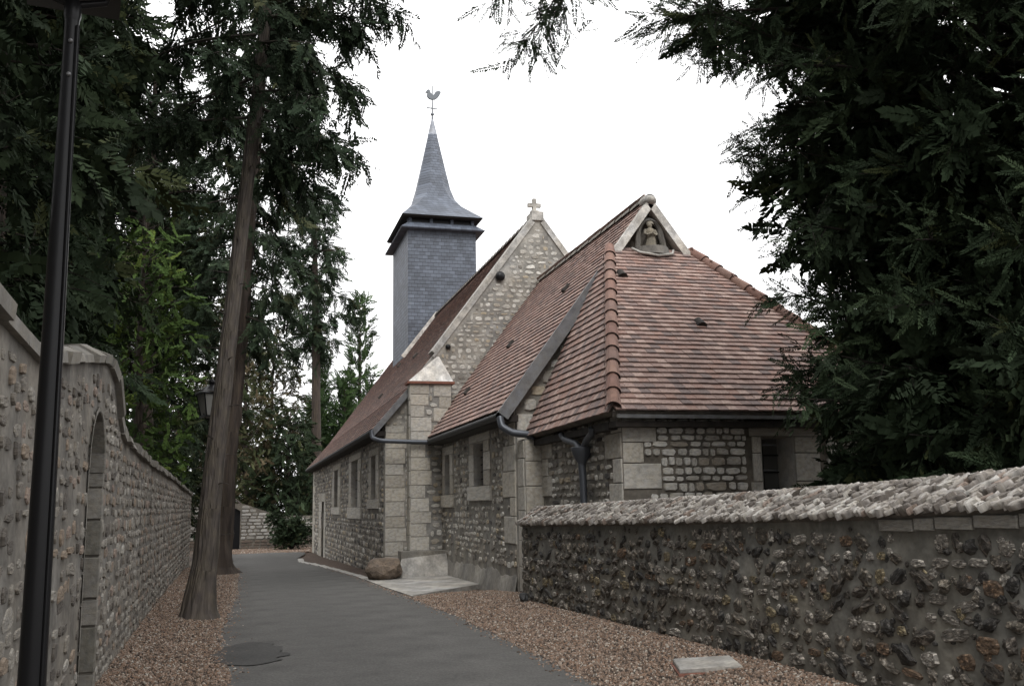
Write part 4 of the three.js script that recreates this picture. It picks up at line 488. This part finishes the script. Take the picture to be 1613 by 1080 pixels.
/* ------------------------------------------------------------ small things */
{
  const rnd = rng(909);
  const blob = (name, label, cat, x, z, sx, sy, sz, mat, seed) => { const g = new THREE.IcosahedronGeometry(1, 5), p = g.attributes.position; for (let i = 0; i < p.count; i++) { const v = V3(p.getX(i), p.getY(i), p.getZ(i)), n = 0.52 + 0.9 * Math.round(7 * fbm((v.x + 2) * 1.4 + seed, (v.y + v.z * 0.7 + 2) * 1.2, 64, seed, 2)) / 7 * 0.4 + 0.55 * fbm((v.x + 2) * 1.3 + seed, (v.y + v.z * 0.7 + 2) * 1.2, 64, seed, 5); v.multiplyScalar(n); if (v.y > 0.72) v.y = 0.72 + (v.y - 0.72) * 0.25; p.setXYZ(i, v.x * sx, v.y * sy, v.z * sz); } g.computeVertexNormals(); const o = new THREE.Mesh(boxUV(g, 1.2), mat); o.name = name; o.position.set(x, groundY(x, z) + sy * 0.55, z); o.castShadow = o.receiveShadow = true; scene.add(tag(o, label, cat)); return o; };
  std('boulder', 0.235, 0.185, 0.145, { map: blotch, bumpMap: rough, bumpScale: 0.02 }); blob('boulder', 'rough brown boulder lying at the foot of the nave corner', 'boulder', 3.16, -22.45, 0.42, 0.38, 0.5, M.boulder, 3); blob('dark_stone', 'small dark stone by the end of the flint wall', 'stone', 4.2, -14.55, 0.07, 0.11, 0.08, M.iron, 7); void rnd;
  const s = thing('manhole_slab', 'pale square stone slab set in the gravel by flint wall', 'slab', [4.1, groundY(4.1, -8.3) + 0.012, -8.3]); const g = new THREE.ExtrudeGeometry(poly([[-0.27, -0.26], [0.27, -0.24], [0.26, 0.27], [-0.26, 0.25]]), { depth: 0.03, bevelEnabled: true, bevelSize: 0.008, bevelThickness: 0.008, bevelSegments: 1 }); g.rotateX(-Math.PI / 2); g.rotateY(-0.3); part(s, 'cover', boxUV(g, 0.9), M.concrete); part(s, 'rim', box(-0.29, 0.29, -0.06, -0.004, -0.29, 0.29).rotateY(-0.3), M.hip); s.rotation.z = 0.04;
}
/* street lamps */
function lamp(pos, label) {
  const t = thing('street_lamp', label, 'street lamp', pos, 'lantern posts along the lane'), ring = (p) => new THREE.LatheGeometry(p.map(([x, y]) => new THREE.Vector2(x, y)), 20);
  part(t, 'post', ring([[0.11, -0.1], [0.11, 0.06], [0.095, 0.09], [0.09, 0.5], [0.07, 0.54], [0.044, 0.6], [0.04, 1.2], [0.032, 2.3], [0.024, 3.1], [0.023, 3.28]]), M.black); part(t, 'collar', ring([[0.023, 3.22], [0.028, 3.24], [0.028, 3.28], [0.02, 3.3]]), M.black); for (let k = 0; k < 2; k++) part(t, 'bolt', new THREE.SphereGeometry(0.008, 8, 6).translate(0.0, 3.02 + k * 0.12, 0.026), M.zinc);
  part(t, 'conduit', tube([V3(0.028, 0.7, 0.032), V3(0.024, 2.2, 0.025), V3(0.019, 3.2, 0.02)], [0.008, 0.008, 0.008], 6), M.black);
  for (const s of [-1, 1]) { part(t, 'bracket', tube([V3(0, 3.28, 0), V3(s * 0.1, 3.31, 0), V3(s * 0.13, 3.4, 0)], [0.014, 0.013, 0.012], 8), M.black); }
  const fr = [], q = 0.13, Q = 0.2, y0 = 3.36, y1 = 3.74; for (const [a, b] of [[-1, -1], [1, -1], [1, 1], [-1, 1]]) fr.push(beam(V3(a * q, y0, b * q), V3(a * Q, y1, b * Q), 0.02, 0.02, V3(a, 0, -b))); fr.push(box(-q - 0.02, q + 0.02, y0 - 0.03, y0, -q - 0.02, q + 0.02), box(-Q - 0.02, Q + 0.02, y1, y1 + 0.025, -Q - 0.02, Q + 0.02)); part(t, 'lantern_frame', mergeG(fr), M.black);
  for (let k = 0; k < 4; k++) { const g = new THREE.BufferGeometry(), e = 0.008; g.setAttribute('position', new THREE.Float32BufferAttribute([-q, y0, q - e, q, y0, q - e, Q, y1, Q - e, -q, y0, q - e, Q, y1, Q - e, -Q, y1, Q - e], 3)); g.computeVertexNormals(); g.rotateY(k * Math.PI / 2); part(t, 'pane', boxUV(g), M.milk); }
  const roof = new THREE.ConeGeometry(0.33, 0.2, 4, 1); roof.rotateY(Math.PI / 4); roof.translate(0, y1 + 0.125, 0); part(t, 'lantern_roof', roof, M.black); part(t, 'finial', ring([[0.0, 3.93], [0.05, 3.94], [0.06, 3.99], [0.02, 4.03], [0.0, 4.08]]), M.black); return t;
}
lamp([-0.6, 0.03, -3.35], 'black street lamp post standing against the rubble wall, bare metal pole'); lamp([-0.55, groundY(-0.55, -17.6), -17.6], 'lantern street lamp half hidden behind the bare conifer trunk'); scene.children[scene.children.length - 1].rotation.y = 0.4; scene.children[scene.children.length - 1].scale.setScalar(0.96); scene.children[scene.children.length - 2].rotation.y = 0.15;

/* ------------------------------------------------------------ trees */
function spray(rnd, len, leaf, wid, pairs, curl) { // a flat twig with paired leaflets, along +z
  const pos = [], nor = []; const leafTri = (b, d, s, l, w) => { const t = b.clone().addScaledVector(d, l), m1 = b.clone().addScaledVector(d, l * 0.45).addScaledVector(s, w), m2 = b.clone().addScaledVector(d, l * 0.45).addScaledVector(s, -w); [b, m1, t, b, t, m2].forEach((p) => pos.push(p.x, p.y, p.z)); };
  for (let i = 0; i < pairs; i++) { const f = (i + 0.6) / pairs, b = V3(0, -curl * f * f * len, len * f); for (const s of [-1, 1]) { const d = V3(s * rr(rnd, 0.55, 0.95), rr(rnd, -0.3, 0.25), rr(rnd, 0.5, 0.9)).normalize(), sd = V3(-d.z, rr(rnd, -0.4, 0.4), d.x).normalize(); leafTri(b, d, sd, leaf * rr(rnd, 0.7, 1.15) * (1.1 - 0.5 * f), wid); } } leafTri(V3(0, -curl * len, len * 0.95), V3(0, -0.2, 1).normalize(), X, leaf, wid);
  void nor; const g = new THREE.BufferGeometry(); g.setAttribute('position', new THREE.Float32BufferAttribute(pos, 3)); g.computeVertexNormals(); return g;
}
const sr = rng(31);
const SPRAY = { yew: spray(sr, 0.26, 0.055, 0.0085, 13, 0.12), cyp: spray(sr, 0.3, 0.085, 0.015, 12, 0.45), core: spray(sr, 0.34, 0.12, 0.03, 9, 0.3), leaf: spray(sr, 0.32, 0.085, 0.026, 8, 0.2), thin: spray(sr, 0.5, 0.2, 0.035, 8, 0.1) };
function leafMat(o = {}) { return new THREE.MeshPhysicalMaterial({ roughness: 0.9, specularIntensity: 0.25, side: THREE.DoubleSide, ...o }); }
const LEAFM = leafMat();
function curve(a, b, sag, n, rnd, wob = 0.08) { const out = [], L = a.distanceTo(b), w1 = V3(rnd() - 0.5, rnd() - 0.5, rnd() - 0.5).multiplyScalar(wob * L * 2); for (let i = 0; i <= n; i++) { const t = i / n; out.push(a.clone().lerp(b, t).addScaledVector(w1, Math.sin(t * Math.PI)).add(V3(0, sag * Math.sin(t * Math.PI) * L, 0))); } return out; }
/* o: pos, trunk [[x,y,z,r]...] local, limbs [[a,b,r]] local, spray, tones, per (sprays per metre), twig length, droop, scale */
function tree(o) {
  const rnd = rng(o.seed), t = thing(o.name, o.label, o.category || 'tree', o.pos, o.group), woodG = []; const tp = o.trunk.map((q) => V3(q[0], q[1], q[2])), cv = new THREE.CatmullRomCurve3(tp), n = Math.max(10, Math.round(o.trunk[o.trunk.length - 1][1] * (o.fine ? 7 : 2))), P = cv.getPoints(n), Rr = P.map((_, i) => { const f = i / n * (o.trunk.length - 1), k = Math.min(o.trunk.length - 2, Math.floor(f)); return o.trunk[k][3] + (o.trunk[k + 1][3] - o.trunk[k][3]) * (f - k); });
  const tk = part(t, 'trunk', tube(P, Rr, o.fine ? 36 : 14, o.wob ?? 0.1, o.seed), o.bark || M.barkDark);
  const mats = [], cols = [], mats2 = [], cols2 = [], q = new THREE.Quaternion(), m = new THREE.Matrix4(), zz = V3(0, 0, 1);
  for (const [a, b, r, dens = 1, sag = o.sag ?? 0.06, big = 0] of o.limbs) {
    const pts = curve(a, b, sag, 7, rnd), L = a.distanceTo(b); if (r > 0) woodG.push({ g: tube(pts, pts.map((_, i) => Math.max(0.006, r * (1 - 0.88 * i / 7))), 5) }); const cc = new THREE.CatmullRomCurve3(pts); const dir = b.clone().sub(a).normalize(); const nt = dens === 0 ? 0 : Math.max(3, Math.round(L * o.twigs * dens * (big ? 0.8 : 1)));
    for (let k = 0; k < nt; k++) {
      const f = (o.from ?? 0.25) + (1 - (o.from ?? 0.25)) * Math.pow(rnd(), 0.8), p = cc.getPoint(f), d = V3(rnd() - 0.5, (rnd() - 0.5) * (o.flat ?? 0.7), rnd() - 0.5).normalize().multiplyScalar(0.9).addScaledVector(dir, 0.55); d.y -= (o.droop ?? 0.25) * rnd(); d.normalize(); const l = o.twig * rr(rnd, 0.45, 1.15) * (1.15 - 0.5 * f), e = p.clone().addScaledVector(d, l); e.y -= (o.droop ?? 0.25) * 0.3 * l; if (k % 3 === 0) woodG.push({ g: tube([p, p.clone().lerp(e, 0.5).add(V3(0, 0.03 * l, 0)), e], [0.009, 0.006, 0.003], 3) });
      const ns = Math.max(2, Math.round(l * o.per * (big ? 0.7 : 1))), tone = o.tones[pick(rnd, o.tones.map((x) => x[3] ?? 1))], tv = rr(rnd, 0.75, 1.2);
      for (let j = 0; j < ns; j++) { const g = (j + rnd()) / ns, s = p.clone().lerp(e, g), sd = d.clone().multiplyScalar(0.7).add(V3(rnd() - 0.5, rnd() - 0.5 - (o.droop ?? 0.25) * 0.8, rnd() - 0.5).multiplyScalar(1.3)).normalize(); q.setFromUnitVectors(zz, sd); q.multiply(new THREE.Quaternion().setFromAxisAngle(zz, rnd() * 6.28)); const sc = (big ? Math.min(1.35, o.scale * 1.0) : o.scale) * rr(rnd, 0.7, 1.25); m.compose(s, q, V3(sc, sc, sc)); (big ? mats2 : mats).push(m.clone()); const v = tv * rr(rnd, 0.85, 1.15); (big ? cols2 : cols).push([tone[0] * v, tone[1] * v, tone[2] * v]); }
    }
  }
  if (woodG.length) { const b = part(tk, 'branches', merge(woodG), o.bark || M.barkDark); b.userData.kind = 'stuff'; }
  for (const [nm, sp, mm, cl] of [['crown', o.spray, mats, cols], ['crown', 'core', mats2, cols2]]) if (mm.length) { const im = new THREE.InstancedMesh(SPRAY[sp], LEAFM, mm.length), c = C(0, 0, 0); mm.forEach((x, i) => { im.setMatrixAt(i, x); im.setColorAt(i, c.setRGB(...cl[i])); }); im.name = nm; im.userData.kind = 'stuff'; im.castShadow = im.receiveShadow = true; t.add(im); leafCount += mm.length; }
  return t;
}
let leafCount = 0;
/* limbs that fill a crown: radius by height around the trunk line */
function limbsIn(seed, n, y0, y1, rad, trunkAt, r0, opt = {}) { const rnd = rng(seed), out = []; for (let i = 0; i < n; i++) { const y = y0 + (y1 - y0) * (i + rnd()) / n, a = i * 2.39996 + rnd() * 0.7; if (opt.skip && opt.skip(a, y)) continue; const R = rad(y, a) * rr(rnd, 0.62, 1.08), base = trunkAt(y - (opt.rise ?? 0.25) * R), b = trunkAt(y).add(V3(Math.cos(a) * R, (opt.tip ?? -0.05) * R, Math.sin(a) * R)); out.push([base, b, r0 * rr(rnd, 0.6, 1.1), opt.dens ?? 1, opt.sag ?? 0.06, opt.big ? 1 : 0]); } return out; }
const DARK = [[0.026, 0.040, 0.021, 3], [0.034, 0.050, 0.025, 2], [0.022, 0.032, 0.018, 2], [0.052, 0.062, 0.026, 0.5]];
const CYP = [[0.030, 0.046, 0.027, 3], [0.040, 0.058, 0.032, 2], [0.025, 0.036, 0.022, 2], [0.055, 0.06, 0.03, 0.5]];
const LEAF = [[0.07, 0.115, 0.03, 3], [0.052, 0.088, 0.024, 3], [0.10, 0.14, 0.032, 1.2], [0.03, 0.05, 0.016, 2]];
const OLIVE = [[0.055, 0.06, 0.028, 3], [0.075, 0.065, 0.035, 2], [0.035, 0.045, 0.02, 3], [0.095, 0.075, 0.045, 0.8]];
const THUJA = [[0.045, 0.075, 0.030, 3], [0.06, 0.10, 0.035, 2], [0.032, 0.052, 0.024, 2]];

/* yew over the flint wall */
{
  const ax = 8.5, az = -8.1, at = (y) => V3(0.12 * Math.sin(y * 0.5), y, 0.1 * Math.cos(y * 0.4)), rad = (y) => lerpTable([[0.6, 2.7], [1.7, 2.95], [2.5, 3.05], [3.1, 2.95], [4.5, 2.95], [5.4, 3.4], [6.7, 3.9], [8.5, 4.3], [10, 3.8], [12, 1.5]], y), limbs = [...limbsIn(1, 250, 1.0, 11.6, rad, at, 0.05, { rise: 0.2, tip: 0.02 }), ...limbsIn(2, 230, 0.9, 10.8, (y) => rad(y) * 0.86, at, 0.04, { rise: 0.1, tip: -0.05, big: 1 }), ...limbsIn(4, 150, 0.7, 5.2, (y) => rad(y) * 0.95, at, 0.03, { rise: 0.1, tip: 0.02, big: 1 }), ...limbsIn(3, 200, 0.7, 5.4, (y) => rad(y) * 1.0, at, 0.03, { rise: 0.15, tip: 0.05 })];
  for (const [x, y, z] of [[4.5, 6.7, -8.9], [4.6, 7.4, -8.0], [5.0, 5.9, -8.3], [5.2, 5.3, -9.2], [4.4, 7.1, -9.6], [5.2, 2.5, -8.6], [5.5, 3.7, -8.9], [5.4, 4.3, -8.4]]) limbs.push([V3(0, y - 0.9, 0), V3(x - ax, y, z - az), 0.05, 1.2]);
  // long limb whose tip hangs over the lane
  limbs.push([V3(0, 7.6, 0), V3(3.4 - ax, 8.2, -9.0 - az), 0.07, 0.25], [V3(3.4 - ax, 8.2, -9 - az), V3(2.72 - ax, 6.25, -9 - az), 0.025, 1.5, 0.02], [V3(3.4 - ax, 8.1, -9 - az), V3(3.2 - ax, 6.9, -9 - az), 0.02, 1.2, 0.02], [V3(3.2 - ax, 7.9, -9 - az), V3(2.45 - ax, 6.7, -8.9 - az), 0.02, 1.5, 0.02]);
  tree({ name: 'yew_tree', label: 'huge dark yew tree rising behind the flint wall', seed: 900, pos: [ax, 0.1, az], trunk: [[0, -0.3, 0, 0.62], [0.05, 1, 0, 0.45], [0, 3, 0.1, 0.38], [0.1, 6, 0, 0.26], [0, 9, 0, 0.14], [0, 11.5, 0, 0.04]], wob: 0.25, limbs, spray: 'yew', tones: DARK, twigs: 8, twig: 0.6, per: 13, droop: 0.2, scale: 1.0, from: 0.45 });
}
/* conifers along the lane */
{
  const lean = (k) => (y) => V3(k * y, y, 0);
  tree({ name: 'tall_conifer', label: 'tall leaning conifer with bare peeling trunk beside the far street lamp', seed: 910, group: undefined, pos: [-0.56, groundY(-0.56, -15.5), -15.5], bark: M.bark, trunk: [[0, -0.2, 0, 0.4], [0.0, 0.12, 0, 0.27], [0.06, 0.8, 0, 0.175], [0.17, 2.5, 0, 0.14], [0.4, 5.4, 0, 0.112], [0.74, 9.8, 0, 0.092], [0.85, 13.5, 0, 0.09], [0.95, 16, 0, 0.03]], wob: 0.11, fine: true, limbs: [...Array.from({ length: 34 }, (_, i) => { const y = 1.2 + i * 0.24, a = i * 2.4, c = V3(0.17 + (y - 2.5) * 0.063, y, 0); return [c, c.clone().add(V3(Math.cos(a) * (0.26 + 0.2 * hash(i, 3, 3)), 0.04, Math.sin(a) * (0.26 + 0.2 * hash(i, 3, 3)))), 0.016, 0]; }), ...limbsIn(5, 44, 7.6, 15.4, (y) => lerpTable([[7, 1.6], [8.5, 2.2], [11, 2.5], [14, 1.7], [16, 0.6]], y), lean(0.063), 0.035, { rise: -0.05, tip: -0.3 }), [V3(0.55, 8.8, 0), V3(2.3, 8.6, 0.2), 0.04], [V3(0.55, 8.2, 0), V3(2.0, 7.5, 0), 0.04], [V3(0.5, 7.4, 0), V3(1.7, 6.7, 0.1), 0.03], [V3(0.6, 10.2, 0), V3(3.1, 9.9, 0.2), 0.04], [V3(0.6, 9.6, 0), V3(2.2, 9.4, 0.4), 0.04]], spray: 'cyp', tones: CYP, twigs: 10, twig: 0.6, per: 12, droop: 0.75, scale: 1.15, from: 0.2, sag: 0.05 });
  tree({ name: 'tall_conifer', label: 'dark conifer with flared root base, standing by the lane past the lantern', seed: 911, pos: [-0.62, groundY(-0.62, -27.7), -27.7], bark: M.barkDark, trunk: [[0, -0.2, 0, 0.75], [0, 0.2, 0, 0.5], [0.05, 0.9, 0, 0.33], [0.2, 3, 0, 0.26], [0.5, 8, 0, 0.22], [0.9, 15, 0, 0.1], [1, 18, 0, 0.03]], wob: 0.28, fine: true, limbs: limbsIn(6, 60, 6.5, 17.4, (y) => lerpTable([[6, 1.3], [9, 1.9], [13, 1.8], [18, 0.6]], y), lean(0.06), 0.04, { rise: -0.05, tip: -0.3 }), spray: 'cyp', tones: CYP, twigs: 8, twig: 0.75, per: 9, droop: 0.7, scale: 1.5 });
  tree({ name: 'tall_conifer', label: 'slender tall conifer with bare lower trunk behind the nave roof', seed: 912, pos: [4.35, -0.5, -60], bark: M.barkDark, trunk: [[0, -0.2, 0, 0.4], [0, 4, 0, 0.3], [-0.1, 10, 0, 0.26], [-0.25, 16, 0, 0.2], [-0.4, 22, 0, 0.06]], limbs: limbsIn(7, 52, 11.5, 22.5, (y, a) => lerpTable([[11, 1.6], [14, 2.3], [19, 2.2], [23, 1.3]], y) * (0.75 + 0.4 * Math.sin(a * 3 + y)), lean(-0.018), 0.05, { rise: -0.02, tip: -0.15 }), spray: 'cyp', tones: CYP, twigs: 7, twig: 1.0, per: 7, droop: 0.6, scale: 2.1 });
}
/* wood behind the tall wall */
const woods = [ // x, z, height, radius, y0, seed, kind, n
  [-4.4, -9.5, 14, 3.4, 2.6, 21, 'dark', 120], [-4.6, -15.5, 15, 3.3, 2.4, 22, 'dark', 120], [-5.3, -20.5, 15, 2.7, 2.6, 23, 'dark', 100], [-8.2, -13, 17, 4, 2, 24, 'dark', 90], [-8, -21, 17, 4, 2, 25, 'dark', 90], [-4.6, -33, 16, 3.4, 2.2, 26, 'dark', 90], [-3.4, -43, 16, 3.6, 2.0, 27, 'dark', 80]];
woods.push([-3.3, -13, 16, 2.5, 8, 33, 'dark', 60], [-3.0, -31, 16, 2.4, 7.5, 31, 'dark', 70], [-4.6, -2.5, 15, 4.6, 4.2, 28, 'dark', 70], [-3.4, 4.5, 15, 5.0, 4.6, 29, 'dark', 60]);
const woodText = ['broad dark evergreen tree with heavy low limbs behind the arched doorway', 'dense dark evergreen tree overhanging the sloping part of the tall wall', 'dense dark evergreen behind the low stretch of tall wall', 'tall dark tree deep in the wood behind the doorway', 'tall dark tree deep in the wood behind the bright green tree', 'dark evergreen where the tall wall ends', 'dark evergreen near the doorway of the end wall', 'high dark evergreen crown leaning towards the bare conifer trunk', 'tall dark evergreen crown above the bright green tree', 'dark evergreen spreading over the near street lamp post', 'dark evergreen roofing the lane before the near street lamp'];
woods.forEach(([x, z, h, R, y0, seed, kind, n], i) => {
  const at = (y) => V3(0.2 * Math.sin(y * 0.3 + seed), y, 0.2 * Math.cos(y * 0.35)); const rad = (y) => R * lerpTable([[0, 0.8], [0.2, 1], [0.6, 0.95], [0.85, 0.7], [1, 0.3]], (y - y0) / (h - y0)), limbs = [...limbsIn(seed, n, y0, h, rad, at, 0.06, { rise: 0.15, tip: -0.1 }), ...limbsIn(seed + 50, Math.round(n * 0.8), y0 - 0.8, h, (y) => rad(y) * 0.85, at, 0.05, { rise: 0.1, tip: -0.1, big: 1 })]; if (i === 0) limbs.push([V3(0, 2.8, 0), V3(2.6, 4.3, 1.6), 0.16, 0.2], [V3(0, 2.2, 0), V3(2.4, 3.3, 2.2), 0.13, 0.2]);
  tree({ name: 'evergreen_tree', label: woodText[i], group: 'dark trees behind the tall wall', seed, pos: [x, groundY(x, z), z], bark: M.barkDark, trunk: [[0, -0.3, 0, 0.5], [0.1, 1, 0, 0.36], [0, h * 0.5, 0, 0.25], [0, h, 0, 0.05]], limbs, spray: 'cyp', tones: DARK, twigs: 5.4, twig: 0.8, per: 7.5, droop: 0.45, scale: 1.35, from: 0.45 });
});
{
  const at = (y) => V3(0, y, 0); tree({ name: 'leafy_tree', label: 'bright green broadleaf tree glowing behind the far lantern', category: 'tree', seed: 41, pos: [-2.55, groundY(-2.55, -25.5), -25.5], trunk: [[0, -0.3, 0, 0.2], [0.1, 2, 0, 0.14], [0, 5, 0, 0.09], [0, 9, 0, 0.03]], limbs: limbsIn(41, 70, 2.0, 9.0, (y) => lerpTable([[1.5, 0.9], [4, 1.5], [7, 1.4], [9, 0.6]], y), at, 0.03, { rise: 0.3, tip: 0.1 }), spray: 'leaf', tones: LEAF, twigs: 6, twig: 0.6, per: 7, droop: 0.25, scale: 1.0 });
  tree({ name: 'leafy_tree', label: 'yellowing broadleaf tree showing high through the dark evergreens', category: 'tree', seed: 42, pos: [-5.4, groundY(-5.4, -18.5), -18.5], trunk: [[0, -0.3, 0, 0.22], [0.1, 3, 0, 0.16], [0, 8, 0, 0.1], [0, 13, 0, 0.03]], limbs: limbsIn(43, 50, 7.5, 13.5, () => 1.7, at, 0.03, { rise: 0.3, tip: 0.1 }), spray: 'leaf', tones: [[0.16, 0.13, 0.025, 2], [0.09, 0.12, 0.03, 3], [0.2, 0.11, 0.03, 1]], twigs: 5, twig: 0.6, per: 6, droop: 0.25, scale: 1.0 });
  // thicket beyond the end wall
  const thick = [[-3.2, -57, 9, 2.6, 'tangled olive thicket tree rising behind the dark doorway'], [0.2, -57.5, 11, 2.6, 'tangled olive tree above the white block wall'], [2.6, -56.5, 7.5, 2.0, 'low dark bushy tree against the west end of the nave'], [-0.8, -63, 16, 3.2, 'taller olive tree behind the thicket of the end wall'], [1.9, -66, 14, 3, 'feathery olive tree beside the slender conifer trunk']];
  thick.forEach(([x, z, h, R, label], i) => tree({ name: 'thicket_tree', label, category: 'tree', group: 'thicket trees beyond the end wall', seed: 61 + i, pos: [x, -0.5, z], trunk: [[0, -0.3, 0, 0.22], [0.1, 2, 0, 0.16], [-0.1, h * 0.6, 0, 0.1], [0, h, 0, 0.03]], bark: M.barkDark, limbs: limbsIn(61 + i, 64, 0.6, h, (y) => R * lerpTable([[0, 0.9], [0.5, 1], [1, 0.4]], y / h), at, 0.04, { rise: 0.5, tip: 0.15 }), spray: 'leaf', tones: i === 2 ? DARK : OLIVE, twigs: 4, twig: 0.9, per: 5, droop: 0.35, scale: 1.7 }));
  const sb = thing('fallen_branch', 'pale dead branch leaning over the white end wall', 'branch', [-0.2, 0.9, -53.9]); part(sb, 'stem', tube([V3(-0.9, 1.6, -0.2), V3(-0.2, 1.3, -0.1), V3(0.3, 0.9, 0), V3(0.55, 0.4, 0.1), V3(0.6, -0.1, 0.15)], [0.02, 0.04, 0.05, 0.055, 0.06], 7), M.bark);
  const bush = []; for (let i = 0; i < 30; i++) { const r = rng(700 + i), a = r() * 6.28; bush.push([V3(0, 0, 0), V3(Math.cos(a) * rr(r, 0.4, 1.3), rr(r, 0.5, 1.9), Math.sin(a) * rr(r, 0.3, 0.9)), 0.015]); } tree({ name: 'shrub', label: 'dark shrub filling the corner between end wall and nave', category: 'shrub', seed: 71, pos: [2.55, -0.5, -51.6], trunk: [[0, -0.1, 0, 0.06], [0, 0.4, 0, 0.04], [0, 1.2, 0, 0.01]], limbs: bush, spray: 'leaf', tones: DARK, twigs: 9, twig: 0.4, per: 9, droop: 0.2, scale: 1.0 });
  // conical conifers behind the tower
  [[8.3, -72, 17.5, 2.4, 'broad green conifer standing against the slate tower'], [5.9, -76, 13.5, 1.5, 'thin pale green conifer left of the broad one behind nave'], [7.0, -70, 11, 1.9, 'bushy green conifer low behind the nave roof'], [5.0, -70, 9.5, 1.7, 'short conifer next to the slender bare trunk']].forEach(([x, z, h, R, label], i) => tree({ name: 'cone_conifer', label, category: 'tree', group: 'green conifers beyond the nave', seed: 81 + i, pos: [x, -0.5, z], trunk: [[0, -0.3, 0, 0.25], [0, h * 0.5, 0, 0.14], [0, h, 0, 0.02]], limbs: limbsIn(81 + i, 90, 0.8, h, (y) => R * (1.05 - y / h) + 0.15, at, 0.03, { rise: 0.2, tip: 0.35 }), spray: 'thin', tones: THUJA, twigs: 5, twig: 0.6, per: 6, droop: -0.3, scale: 1.3 }));
}
console.log('sprays', leafCount);
renderer.render(scene, camera);
